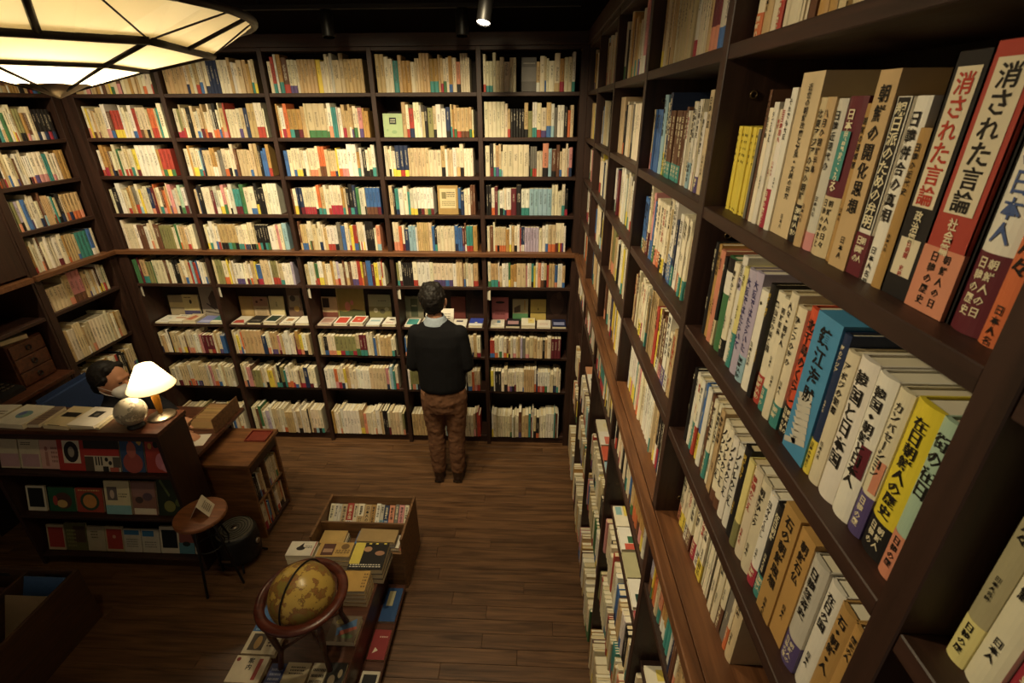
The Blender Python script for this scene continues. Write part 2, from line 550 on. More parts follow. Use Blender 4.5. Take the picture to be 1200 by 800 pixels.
class BookStuff:
    def __init__(s): s.mb = MB(); s.n = 0
    def add(s, M, p, y0=0.0, lean=0.0):
        s.n += 1
        mb = s.mb; x0, x1 = p['x'], p['x'] + p['t']; h = p['h']; d = p['d']; y = y0 + p['inset']
        L = Matrix.Translation((x0, 0, 0)) @ Matrix.Rotation(lean, 4, 'Y') @ Matrix.Translation((-x0, 0, 0))
        mb.M = M @ L
        c = p['c']
        zb = h * p['bf'] if p['b'] else 0.0
        u = s.n
        r = min(p['t'] * 0.18, 0.004)
        # rounded front: three facets on the spine
        xs = [(x0, y + r), (x0 + (x1 - x0) * 0.25, y), (x1 - (x1 - x0) * 0.25, y), (x1, y + r)]
        uu = [0.05, 0.3, 0.7, 0.95]
        for i in range(3):
            (xa, ya), (xb, yb) = xs[i], xs[i + 1]
            if zb > 0:
                mb.face([(xa, ya, 0), (xb, yb, 0), (xb, yb, zb), (xa, ya, zb)], p['b'])
            mb.face([(xa, ya, zb), (xb, yb, zb), (xb, yb, h), (xa, ya, h)], c, uv=[(u + uu[i], zb), (u + uu[i + 1], zb), (u + uu[i + 1], h), (u + uu[i], h)])
        mb.face([(x0, y + d, 0), (x0, y + r, 0), (x0, y + r, h), (x0, y + d, h)], c)
        mb.face([(x1, y + r, 0), (x1, y + d, 0), (x1, y + d, h), (x1, y + r, h)], c)
        tc = 0.0018
        pg = PAGE[s.n % 4]
        # page block sits slightly below the cover edges
        mb.face([(x0 + tc, y + 0.004, h - 0.0022), (x1 - tc, y + 0.004, h - 0.0022), (x1 - tc, y + d, h - 0.0022), (x0 + tc, y + d, h - 0.0022)], pg)
        mb.face([(x0, y + r, h), (x0 + tc, y + 0.004, h), (x0 + tc, y + d, h), (x0, y + d, h)], c)
        mb.face([(x1 - tc, y + 0.004, h), (x1, y + r, h), (x1, y + d, h), (x1 - tc, y + d, h)], c)
        mb.face([xs[0] + (h,), xs[1] + (h,), xs[2] + (h,), xs[3] + (h,), (x1 - tc, y + 0.004, h), (x0 + tc, y + 0.004, h)], c)
        mb.M = None
PAGE = [hx('e6dabb'), hx('efe7d0'), hx('dccba3'), hx('e9dfc4')]

stuff = BookStuff()

def fill_row(M, x0, x1, z, seed, y0=0.02, skip=(), **kw):
    rg = random.Random(seed)
    segs = []; cur = x0
    for (a, b_) in sorted(skip):
        segs.append((cur, a)); cur = b_
    segs.append((cur, x1))
    for (a, b_) in segs:
        if b_ - a < 0.03: continue
        plan = row_plan(rg, b_ - a, **kw)
        B = M @ Matrix.Translation((a, 0, z + 0.0005))
        for i, p in enumerate(plan):
            stuff.add(B, p, y0)

MBACK = Matrix.Translation((0, YB, 0))
MRIGHT = Matrix.Translation((XW, 0, 0)) @ Matrix.Rotation(R(-90), 4, 'Z')
MLEFT = Matrix.Translation((XL, 0, 0)) @ Matrix.Rotation(R(90), 4, 'Z')

def bay_x(xs, i, wu, e0=None, e1=None):
    a = xs[i] + (e0 if (i == 0 and e0) else wu) / 2
    c = xs[i + 1] - (e1 if (i == len(xs) - 2 and e1) else wu) / 2
    return a, c

# back bookcase rows (face-out volumes interrupt some rows; they are built further down)
FACEOUT = {(3, 1): [(-1.055, -0.915)], (3, 3): [(-0.71, -0.555)], (4, 0): [(-0.095, 0.005)]}
for i in range(5):
    a, c = bay_x(XB, i, WU, 0.09, 0.05)
    for r, z in enumerate(ROWS):
        if z == ZD: continue
        kw = dict(y0=0.018)
        if r == 0: kw.update(aged=1.0, hmean=0.20, tmean=0.022, band=0.3)
        elif r in (1, 2): kw.update(aged=0.35)
        elif z == Z6: kw.update(y0=0.007)
        elif z == Z8: kw.update(hmean=0.192, aged=0.3, y0=0.014)
        elif z == Z9: kw.update(hmean=0.24, tmean=0.0185, aged=0.5, band=0.25, y0=0.0)
        elif z == Z7: kw.update(hmean=0.183, aged=0.2, y0=0.014)
        fill_row(MBACK, a + 0.012, c - 0.006, z, 1000 + i * 37 + r * 11, skip=FACEOUT.get((i, r), ()), **kw)

# left bookcase rows
LR = [Z1, Z2, Z3, Z4, Z5, Z6, 1.115, 0.82]
for r, z in enumerate(LR):
    kw = dict(y0=0.02, aged=0.4)
    if z == 1.115: kw.update(hmean=0.23, tmean=0.026, band=0.15)
    if r == 0: kw.update(aged=1.0)
    fill_row(MLEFT, 3.02, 3.588, z, 300 + r * 7, **kw)

# right bookcase: far bays (the nearer bays are built book by book below)
XR = [-3.64] + [-v for v in UY]
INDIV = {(3, 1), (3, 2), (3, 3), (4, 0), (4, 1), (4, 2), (4, 3), (4, 4), (5, 0), (5, 1), (5, 2), (5, 3)}
for i in range(6):
    a, c = bay_x(XR, i, WU)
    for r, z in enumerate(ROWS):
        if z == ZD or (i, r) in INDIV or i == 5: continue
        kw = dict(y0=0.03)
        if r == 0: kw.update(aged=0.9, hmean=0.2, band=0.3)
        elif z == Z9: kw.update(hmean=0.24, tmean=0.024, aged=0.4, band=0.25, y0=-0.014)
        elif z == Z6: kw.update(y0=0.006)
        elif z in (Z7, Z8): kw.update(y0=0.010, aged=0.3)
        fill_row(MRIGHT, a + (0.06 if i == 0 else 0.012), c - 0.006, z, 5000 + i * 41 + r * 13, **kw)

# ------------------------------------------------------------------ single books of the near bays on the right
ORD = ['first', 'second', 'third', 'fourth', 'fifth', 'sixth', 'seventh', 'eighth', 'ninth', 'tenth', 'eleventh', 'twelfth', 'thirteenth', 'fourteenth', 'fifteenth',
       'sixteenth', 'seventeenth', 'eighteenth', 'nineteenth', 'twentieth', 'twenty-first', 'twenty-second', 'twenty-third', 'twenty-fourth', 'twenty-fifth', 'twenty-sixth',
       'twenty-seventh', 'twenty-eighth', 'twenty-ninth', 'thirtieth', 'thirty-first', 'thirty-second', 'thirty-third', 'thirty-fourth', 'thirty-fifth', 'thirty-sixth', 'thirty-seventh', 'thirty-eighth', 'thirty-ninth', 'fortieth']
INK = hx('1e1a18'); CREAMC = hx('e8dcb8'); REDI = hx('a8322a')
WORDS = ['日本の朝鮮', '朝鮮の歴史', '在日の人', '韓国の歴史', '日韓の国', '朝鮮と日本', '韓国朝鮮', '日本人の国', '朝鮮人の歴史', '日朝の歴史', '韓国人', '在日朝鮮人', '朝鮮の国', '日本国と韓国', '歴史の日々']
R2T = [  # t mm, h mm, colour, title, ink, band (colour, fraction), options
 *[(14, 148, 'yellow', '・', INK, None, dict(dot=1))] * 6,
 (9, 146, 'grey', '', INK, None, {}),
 (12, 204, 'brown', '・・・・・', INK, None, dict(flat=1)),
 (13, 178, 'ivory', '日々の国', INK, None, {}),
 (15, 186, 'white', 'うごくこえ', INK, None, {}),
 (12, 176, 'cream', '朝鮮', REDI, None, {}),
 (16, 190, 'white', '在日韓国人', REDI, ('crimson', 0.32), {}),
 (16, 204, 'white', 'それでも大阪', INK, None, {}),
 (52, 222, 'beige', '近世の朝鮮政府と対馬・文献の研究', INK, None, dict(case=1, size=0.014)),
 (22, 190, 'beige', '北東アジアの中の朝鮮', INK, ('black', 0.28), {}),
 (19, 190, 'tan', '八月の朝鮮半島', INK, None, {}),
 (20, 188, 'pale grey', '日韓近現代の', INK, ('pink', 0.13), {}),
 (33, 190, 'maroon', '日本見聞録にみる', CREAMC, ('beige', 0.4), dict(inset='teal')),
 (16, 182, 'ochre', '朝鮮の思想家', INK, None, {}),
 (31, 214, 'tan', '朝鮮の開化思想', INK, None, dict(case=1, size=0.019)),
 (23, 188, 'white', '親日派のための弁明', CREAMC, ('maroon', 0.26), dict(panel='black', size=0.0175, top=0.005, flat=1)),
 (20, 188, 'white', '日韓併合の真相', INK, None, dict(size=0.015)),
 (14, 160, 'ochre', '日韓の近代史', INK, None, {}),
 (36, 222, 'black', '消された言論', hx('b8402f'), None, dict(panel='cream', size=0.0225, top=0.016, flat=1, sub='政治篇', subpanel=1)),
 (43, 226, 'red', '消された言論', INK, ('salmon', 0.27), dict(panel='cream', size=0.0235, top=0.016, flat=1, sub='社会篇')),
 (6, 205, 'black', '', INK, None, dict(flat=1)),
 (29, 206, 'white', '帝国の日本人', hx('4b5f92'), ('maroon', 0.34), dict(size=0.019)),
 (19, 196, 'orange', '関東大震災の人々', INK, None, dict(size=0.015)),
]
R3T = [
 (16, 196, 'black', '日々・日々', CREAMC, None, {}), (17, 196, 'ochre', '朝鮮の思想', INK, None, dict(flat=1)),
 (21, 190, 'salmon', '在日', INK, None, {}), (12, 182, 'black', '朝鮮', CREAMC, ('beige', 0.3), {}),
 (31, 188, 'green', '', INK, None, dict(toplabel=1)), (20, 186, 'ivory', '朝鮮のこえ', INK, ('black', 0.2), {}), (20, 204, 'white', '在日の詩', INK, None, dict(cap='lilac')),
 (17, 190, 'lemon', '日々', INK, ('teal', 0.36), {}),
 (27, 194, 'lilac', '大阪ではたらいて', hx('37356b'), None, dict(size=0.0165)), (25, 198, 'lilac', '大阪ではたらいた', hx('37356b'), ('sky blue', 0.25), dict(size=0.0165)),
 (29, 178, 'white', '・', INK, None, {}), (14, 196, 'black', '朝鮮・朝鮮', hx('c9a94a'), None, {}),
 (21, 190, 'ivory', '鳳仙花の咲く国', INK, ('red', 0.27), {}), (19, 188, 'ivory', '朝鮮服装', INK, ('teal', 0.22), {}), (20, 204, 'cream', '人々・朝鮮人', INK, None, {}),
 (22, 192, 'cream', 'ひとつの海の', INK, ('teal', 0.2), {}), (29, 200, 'salmon', '北千島のくらし', INK, ('black', 0.26), dict(col='d4573a', size=0.019)),
 (50, 206, 'blue', '鎮江海賊', INK, None, dict(case=1, size=0.027, col='4f92bd', sub='', waves=1)), (13, 200, 'navy', '海のアジア', CREAMC, ('yellow', 0.26), {}),
 (20, 186, 'cream', 'アボジの聖書', INK, None, {}), (29, 190, 'white', '韓国と日本国', INK, None, dict(size=0.021)),
 (28, 188, 'white', '韓国・朝鮮と日本人', INK, None, dict(size=0.0185, chip='maroon')), (20, 186, 'cream', 'カンバセーション', INK, ('purple', 0.3), dict(chip='salmon')),
 (33, 188, 'yellow', '在日朝鮮人の歴史', INK, ('black', 0.24), dict(size=0.018, col='e3cf3c')), (19, 190, 'mint', '街の在日', INK, ('salmon', 0.3), dict(size=0.018)),
]
R4T = [
 (12, 190, 'black', '朝鮮', CREAMC, None, {}), (15, 186, 'white', '日韓のこえ', INK, None, {}), (17, 184, 'ivory', '韓国', REDI, ('teal', 0.4), {}), (15, 186, 'white', '朝鮮の人', INK, ('red', 0.4), {}),
 (15, 190, 'blue', '在日', CREAMC, ('yellow', 0.36), {}), (20, 190, 'white', '', INK, None, {}), (17, 188, 'brown', '日本国の日々', CREAMC, None, {}), (17, 188, 'ivory', '朝鮮と日本の歴史', INK, ('teal', 0.36), {}),
 (18, 190, 'ivory', '韓国朝鮮の歴史', INK, None, {}), (20, 192, 'tan', '朝鮮の思想', INK, None, dict(flat=1)),
 *[(20, 184, 'ivory', 'ソウルのこえ', INK, ('brown', 0.14), dict(size=0.019))] * 2, *[(20, 180, 'white', 'ソウルのこえ', INK, None, dict(size=0.019))] * 2,
 (21, 196, 'black', '朝鮮日々', hx('c9a94a'), None, {}), (17, 186, 'lemon', '', INK, ('olive', 0.3), {}), (24, 188, 'cream', '韓国のこえ', REDI, None, {}), (26, 188, 'cream', '朝鮮ひとり', INK, None, {}),
 (20, 186, 'white', '日々のくらし', INK, ('crimson', 0.2), {}), (22, 186, 'black', '在日朝鮮', CREAMC, ('teal', 0.25), {}),
 (36, 210, 'ochre', '石の朝鮮思想', INK, None, dict(case=1, size=0.022)), (30, 205, 'ochre', '朝鮮石仏', INK, None, dict(case=1, size=0.018)), (29, 196, 'pale grey', '日韓経済史', INK, ('purple', 0.26), {}),
 (26, 192, 'white', '在日の国', INK, None, {}), (24, 190, 'ochre', '石・朝鮮・人', INK, None, dict(size=0.016)), (16, 190, 'ochre', '歴史の人', INK, None, {}),
]
load_glyphs(''.join(WORDS) + ''.join(t[3] + t[6].get('sub', '') for t in R2T + R3T + R4T) + '案内人名録上下一二三')

ROWNAME = ['top', 'second', 'third', 'fourth', 'fifth', 'sixth']
BAYNAME = {3: 'second nearest bay', 4: 'nearest full bay', 5: 'cut-off front bay'}

def single_book(M, x, z, y0, t, h, d, cn, title, ink, band, opt, label, rg):
    base = M @ Matrix.Translation((x, y0, z + 0.0003))
    root = empty('book')
    root.matrix_world = base
    tag(root, label, 'book', 'single books on the right-hand shelves')
    c = hx(opt['col']) if 'col' in opt else jit(rg, PC[cn], 0.06)
    case = opt.get('case'); flat = opt.get('flat') or case
    bul = 0.0 if flat else min(0.14 * t, 0.0045)
    def ysurf(xx, off=0.0):
        u = 2 * xx / t - 1
        return -bul * max(0.0, 1 - u * u) + bul - off
    n = 2 if flat else 7
    xs = [t * i / (n - 1) for i in range(n)]
    mb = MB()
    w = 0.0022
    if case:
        mb.box(0, t, 0, d, 0, h, c)
    else:
        for i in range(n - 1):
            a, b_ = xs[i], xs[i + 1]
            mb.face([(a, ysurf(a), 0), (b_, ysurf(b_), 0), (b_, ysurf(b_), h), (a, ysurf(a), h)], c, smooth=not flat)
        # boards with thickness
        mb.box(0, w, bul, d, 0, h, c); mb.box(t - w, t, bul, d, 0, h, c)
        # spine thickness seen from above
        for zz, fl in ((h, 0), (0, 1)):
            pts = [(xx, ysurf(xx), zz) for xx in xs] + [(t - w, bul + 0.003, zz), (w, bul + 0.003, zz)]
            mb.face(pts if not fl else pts[::-1], c)
        mb.face([(w, bul + 0.003, 0), (w, bul + 0.003, h), (t - w, bul + 0.003, h), (t - w, bul + 0.003, 0)], c)
    mb.build('cover', MT['paper'], root)
    def piece(nm, pts, cc):
        q_ = MB(); q_.face(pts, cc); q_.build(nm, MT['paper'], root)
    if not case:
        pg = MB(); ins = 0.003 if not flat else 0.0015
        pg.box(w + 0.0002, t - w - 0.0002, bul + 0.0035, d - 0.002, 0.002, h - ins, PAGE[rg.randint(0, 3)])
        pg.build('pages', MT['paper'], root)
    bz = 0.0
    if band:
        bc = jit(rg, PC[band[0]], 0.06); bz = h * band[1]
        bb = MB(); o = 0.0005
        for i in range(n - 1):
            a, b_ = xs[i], xs[i + 1]
            bb.face([(a, ysurf(a, o), 0.0002), (b_, ysurf(b_, o), 0.0002), (b_, ysurf(b_, o), bz), (a, ysurf(a, o), bz)], bc, smooth=not flat)
        bb.face([(-0.0002, d, 0.0002), (-0.0002, ysurf(0, o), 0.0002), (-0.0002, ysurf(0, o), bz), (-0.0002, d, bz)], bc)
        bb.face([(t + 0.0002, ysurf(t, o), 0.0002), (t + 0.0002, d, 0.0002), (t + 0.0002, d, bz), (t + 0.0002, ysurf(t, o), bz)], bc)
        if 'inset' in opt:
            piece('cover_patch', [(t * 0.2, -0.0009, bz + 0.02), (t * 0.75, -0.0009, bz + 0.02), (t * 0.75, -0.0009, h * 0.8), (t * 0.2, -0.0009, h * 0.8)], PC[opt['inset']])
        bb.build('paper_band', MT['paper'], root)
    # lettering
    tx = MB()
    top = h - opt.get('top', 0.014)
    size = min(opt.get('size', t * 0.52) * 0.92, t * 0.8)
    nchar = max(1, len(title))
    avail = top - max(bz + 0.006, h * (0.41 if opt.get('sub') else 0.24))
    tall = 1.0
    pitch = min(size * 1.12, avail / nchar)
    if pitch < size * 1.02:
        tall = max(0.6, pitch / (size * 1.05))
        if tall < 0.75: size = pitch * 1.2; tall = 0.8
    off = 0.0011
    yf = lambda xx: ysurf(min(max(xx, 0), t), off)
    if 'panel' in opt:
        pz1 = top + 0.004; pz0 = top - pitch * nchar - 0.001
        a, b_ = t * 0.16, t * 0.84
        piece('title_panel', [(a, ysurf(a, 0.0006), pz0), (b_, ysurf(b_, 0.0006), pz0), (b_, ysurf(b_, 0.0006), pz1), (a, ysurf(a, 0.0006), pz1)], PC[opt['panel']])
        if opt.get('subpanel'):
            piece('title_panel', [(a, -0.0006, h * 0.1), (b_, -0.0006, h * 0.1), (b_, -0.0006, h * 0.27), (a, -0.0006, h * 0.27)], PC['cream'])
    if 'toplabel' in opt:
        tl_ = MB()
        for i in range(n - 1):
            a, b_ = xs[i], xs[i + 1]
            tl_.face([(a, ysurf(a, 0.0005), h * 0.63), (b_, ysurf(b_, 0.0005), h * 0.63), (b_, ysurf(b_, 0.0005), h * 0.86), (a, ysurf(a, 0.0005), h * 0.86)], PC['white'])
            tl_.face([(a, ysurf(a, 0.0005), h * 0.86), (b_, ysurf(b_, 0.0005), h * 0.86), (b_, ysurf(b_, 0.0005), h * 0.998), (a, ysurf(a, 0.0005), h * 0.998)], PC['black'])
        tl_.build('spine_label', MT['paper'], root)
    if 'cap' in opt:
        tl_ = MB()
        for i in range(n - 1):
            a, b_ = xs[i], xs[i + 1]
            tl_.face([(a, ysurf(a, 0.0005), h * 0.7), (b_, ysurf(b_, 0.0005), h * 0.7), (b_, ysurf(b_, 0.0005), h * 0.8), (a, ysurf(a, 0.0005), h * 0.8)], PC[opt['cap']])
        tl_.build('spine_label', MT['paper'], root)
    if 'chip' in opt:
        a, b_ = t * 0.55, t * 0.95
        piece('cover_patch', [(a, ysurf(a, 0.0009), h * 0.33), (b_, ysurf(b_, 0.0009), h * 0.33), (b_, ysurf(b_, 0.0009), h * 0.55), (a, ysurf(a, 0.0009), h * 0.55)], PC[opt['chip']])
    if opt.get('waves'):
        for k in range(9):
            zz = h * 0.04 + k * h * 0.045; q = (k * 0.37) % 0.4
            piece('cover_wave', [(t * (0.05 + q), -0.0006, zz), (t * (0.55 + q), -0.0006, zz + 0.012), (t * (0.5 + q), -0.0006, zz + 0.02), (t * (0.03 + q * 0.5), -0.0006, zz + 0.008)], PC['pale grey'])
    if opt.get('dot'):
        put_text(tx, '朝鮮の歴史', t / 2, h * 0.92, 0.0045, 0.011, INK, yf)
        put_text(tx, '・', t / 2, h * 0.07, 0.008, 0.01, INK, yf)
    elif title:
        put_text(tx, title, t / 2, top, size, pitch, ink, yf, tall=tall)
        if 'sub' in opt and opt['sub']:
            put_text(tx, opt['sub'], t / 2, top - pitch * nchar - 0.004, size * 0.5, size * 0.52, CREAMC, yf)
            if opt.get('subpanel'):
                put_text(tx, '日朝関係史録', t / 2, h * 0.262, size * 0.28, size * 0.3, REDI, yf)
        if opt.get('sub') is None:
            small = min(size * 0.55, 0.008)
            zz = (bz + (top - pitch * nchar - bz) * 0.6) if (top - pitch * nchar - bz) > 0.05 else None
            if zz: put_text(tx, '日本人名録'[:3 + rg.randint(0, 2)], t / 2, zz, small, small * 1.15, ink, yf)
    if band and bz > 0.03 and title:
        bcl = CREAMC if sum(PC[band[0]]) < 0.9 else INK
        sz = min(t * 0.42, 0.009)
        k = int(min(6, (bz - 0.008) / (sz * 1.15)))
        put_text(tx, '日韓の歴史と人'[:k], t * (0.5 if t < 0.022 else 0.36), bz - 0.004, sz, sz * 1.15, bcl, yf)
        if t >= 0.022: put_text(tx, '朝鮮人の日々国'[:k], t * 0.66, bz - 0.004, sz * 0.9, sz * 1.15, bcl, yf)
    if tx.f:
        tag(tx.build('spine_lettering', MT['paper'], root), kind='stuff')
    return root

def describe(cn, band, idx, bay, r):
    bn = f' with {band[0]} band' if band else ''
    return f'{cn} book{bn}, {ORD[idx]} from left, {ROWNAME[r]} shelf, {BAYNAME[bay]} on right'

def single_row(bay, r, plan, y0, x_start, x_end, d=0.14, seed=1, scale=True):
    rg = random.Random(seed)
    tot = sum(p[0] for p in plan) / 1000 + 0.0005 * len(plan)
    k = (x_end - x_start) / tot if scale else 1.0
    x = x_start
    for i, (t, h, cn, title, ink, band, opt) in enumerate(plan):
        tt = t / 1000 * k
        single_book(MRIGHT, x, ROWS[r], y0 + rg.uniform(0, 0.006), tt - 0.0005, h / 1000, d + rg.uniform(-0.008, 0.01) + (0.02 if opt.get('case') else 0), cn, title, ink, band, opt,
                    describe(cn, band, i, bay, r), rg)
        x += tt

def random_plan(seed, width, **kw):
    rg = random.Random(seed)
    out = []
    for p in row_plan(rg, width, **kw):
        lum = sum(p['c']) / 3
        ink = CREAMC if lum < 0.16 else (REDI if rg.random() < 0.12 else INK)
        ttl = rg.choice(WORDS)
        out.append((p['t'] * 1000, p['h'] * 1000, p['cn'], ttl, ink, (p['bn'], p['bf']) if p['bn'] else None, dict(flat=1) if rg.random() < 0.5 else {}))
    return out

a4, c4 = bay_x(XR, 4, WU)
single_row(4, 1, R2T, 0.032, a4 + 0.022, c4 - 0.012, seed=11)
single_row(4, 2, R3T, 0.022, a4 + 0.035, c4 - 0.006, seed=12)
single_row(4, 3, R4T, 0.022, a4 + 0.045, c4 - 0.004, seed=13)
single_row(4, 0, random_plan(71, 0.36, aged=0.8, hmean=0.2, band=0.25), 0.03, a4 + 0.02, c4 - 0.02, seed=14, scale=False)
single_row(4, 4, random_plan(76, 0.46, tmean=0.022), 0.05, a4 + 0.02, c4 - 0.01, seed=15, scale=False)
a3, c3 = bay_x(XR, 3, WU)
for r in (1, 2, 3):
    single_row(3, r, random_plan(90 + r * 3, c3 - a3 - 0.02, aged=0.7 if r == 0 else 0.3, hmean=0.2 if r < 1 else 0.192, tmean=0.0225), (0.03, 0.03, 0.03, 0.028, 0.06)[r], a3 + 0.016, c3 - 0.01, seed=60 + r, scale=False)
a5, c5 = bay_x(XR, 5, WU)
P5 = [(18, 200, 'olive', '韓国の人々', INK, ('lemon', 0.25), dict(col='b5ab86')), (24, 205, 'ivory', '日本国の朝鮮', INK, None, dict(size=0.015)), (30, 190, 'pale grey', '在日の歴史', INK, ('crimson', 0.5), {}), (26, 200, 'cream', '朝鮮の人', INK, None, {})]
single_row(5, 2, P5, 0.03, a5 + 0.014, a5 + 0.118, seed=21)

o = stuff.mb.build('shelved_books', MT['spines'])
tag(o, 'hundreds of small paperbacks and hardbacks packed upright on the distant shelves', 'books', kind='stuff')

# ------------------------------------------------------------------ books showing their covers
def art_faces(mb, art, w, l, z):
    """flat print on a cover: rectangles, ellipses, type; coordinates 0..1 of the cover"""
    k = 0
    for a in art:
        k += 1; zz = z + 0.00025 * k
        if a[0] == 'r':
            _, x0, y0, x1, y1, c = a
            mb.face([((x0 - 0.5) * w, y0 * l, zz), ((x1 - 0.5) * w, y0 * l, zz), ((x1 - 0.5) * w, y1 * l, zz), ((x0 - 0.5) * w, y1 * l, zz)], _soft(hx(c)))
        elif a[0] == 'e':
            _, cx, cy, rx, ry, c = a
            mb.face([((cx - 0.5 + rx * math.cos(t * math.pi / 9)) * w, (cy + ry * math.sin(t * math.pi / 9)) * l, zz) for t in range(18)], _soft(hx(c)))
        elif a[0] == 'p':
            mb.face([((x - 0.5) * w, y * l, zz) for x, y in a[1]], _soft(hx(a[2])))
        elif a[0] == 'l':      # lines of small type as fine strokes
            _, x0, y0, x1, y1, n, c = a
            rg = random.Random(int(x0 * 100 + n * 7 + y1 * 31))
            for i in range(n):
                yy = y0 + (y1 - y0) * (i + 0.5) / n; th = (y1 - y0) / n * 0.25
                xx = x0
                while xx < x1 - 0.02:
                    s_ = rg.uniform(0.03, 0.08); e_ = min(x1, xx + s_)
                    mb.face([((xx - 0.5) * w, (yy - th) * l, zz), ((e_ - 0.5) * w, (yy - th) * l, zz), ((e_ - 0.5) * w, (yy + th) * l, zz), ((xx - 0.5) * w, (yy + th) * l, zz)], _soft(hx(c)))
                    xx = e_ + rg.uniform(0.015, 0.035)
        elif a[0] == 'g':      # one large character each
            _, txt, cx, ty, sz, c = a
            z_ = ty * l
            for ch in txt:
                g = _gl.get(ch)
                if g:
                    mb.mesh([((cx - 0.5) * w + v[0] * sz, z_ - sz / 2 + v[1] * sz, zz) for v in g[0]], g[1], _soft(hx(c)))
                z_ -= sz * 1.1

def cover_book(w, l, t, base, art, loc, rot=(0, 0, 0), label='', group=None, name='book', cat='book', spine=None):
    root = empty(name, loc, rot)
    tag(root, label, cat, group)
    c = _soft(hx(base)); sc_ = hx(spine) if spine else c
    mb = MB(); k = 0.0016
    mb.box(-w / 2, w / 2, 0, l, t - k, t, c)
    mb.box(-w / 2, w / 2, 0, l, 0, k, c)
    mb.box(-w / 2, -w / 2 + k, 0, l, k, t - k, sc_)
    mb.build('cover', MT['paper'], root)
    if t > 0.005:
        pg = MB(); pg.box(-w / 2 + k, w / 2 - 0.0015, 0.0012, l - 0.0012, k, t - k, PAGE[int(w * 1e4) % 4])
        pg.build('pages', MT['paper'], root)
    if art:
        am = MB(); art_faces(am, art, w, l, t)
        am.build('cover_print', MT['paper'], root)
    return root

def A_border(c): return [('r', .09, .07, .91, .93, c)]
def A_lines(c='4a4038', y0=.15, y1=.4, n=4): return [('l', .15, y0, .85, y1, n, c)]

BAYB = ['leftmost bay', 'second bay from left', 'middle bay', 'fourth bay from left', 'rightmost bay']
FLATS = [
 [('e9e6dc', [('e', .6, .6, .12, .05, '8fb0a0'), ('l', .2, .2, .8, .3, 2, '777777')], 'plain white book with small green mark'), ('ece6d4', [('r', .1, .45, .9, .62, 'c98a6a'), ('l', .2, .75, .8, .9, 2, '555555')], 'white book with tan strip'),
  ('d9c3a2', [('p', [(.1, .2), (.6, .1), (.8, .6), (.4, .8)], 'c06a48')], 'beige book with salmon figure'), ('7f86c8', [('r', .1, .1, .9, .35, 'a9b0dd')], 'lilac-blue book'), ('3f7f80', [('r', .0, .0, 1, .25, 'e6dfc8')], 'thick teal and cream book')],
 [('cfc9bb', [('p', [(.05, .05), (.95, .05), (.6, .5), (.1, .4)], 'b0382c')], 'grey book with red lower corner'), ('1f1d20', A_lines('8a8278'), 'black-covered book'), ('e8e2d2', [('r', .1, .12, .9, .88, '1f3a34')], 'white-bordered dark green book'),
  ('ece6d8', [('r', .25, .4, .75, .75, 'b98a5a'), ('l', .2, .1, .8, .25, 2, '555555')], 'white book with square tan picture'), ('efebe0', [], 'blank white book')],
 [('d8c4b8', [('r', .1, .3, .9, .85, 'b78a80'), ('l', .2, .1, .8, .22, 2, '555555')], 'pinkish picture book'), ('f0ece2', [('r', .1, .12, .9, .88, 'd8402c')], 'white-bordered red book with plain cover'), ('f0ece2', [('r', .1, .12, .9, .88, 'dc4a32'), ('e', .5, .5, .12, .06, 'e9d9c0')], 'white-bordered red book with pale dot'),
  ('dfe8ea', [('r', .15, .5, .85, .7, '9cc4d4')], 'pale blue and white book'), ('eeeae0', [('e', .5, .65, .22, .08, '2a2526'), ('l', .2, .15, .8, .35, 2, 'b03030')], 'white book with dark oval')],
 [('f0ece2', [('r', .1, .15, .9, .9, '3aa0a0')], 'white-bordered teal book'), ('e9e2d0', A_lines(), 'cream book beside the reader'), ('d8d2c4', A_lines(), 'grey book hidden by the reader'), ('eae6dc', [('r', .2, .6, .7, .78, '2f2a55')], 'white book with navy label'), ('e6e6ea', [('r', 0, .3, 1, 1, '3048b8'), ('e', .5, .4, .1, .08, 'e9dfc0')], 'blue and white book')],
 [('eeeade', [('r', .45, .5, .7, .85, '5f97b8'), ('l', .2, .15, .8, .3, 2, '888888')], 'white book with blue mark'), ('25222a', [('r', .1, .25, .9, .7, 'b88a94')], 'black book with pink picture strip'), ('efe9d6', [('r', .5, .3, .95, .95, 'e8d47a'), ('e', .7, .65, .1, .07, 'd9b030')], 'white and yellow book'), ('ece4d8', [('l', .2, .3, .8, .6, 4, 'd0a090')], 'ivory book with fine pink type'), ('222a52', [('r', .1, .2, .9, .6, '8f98c8')], 'navy picture book')],
]
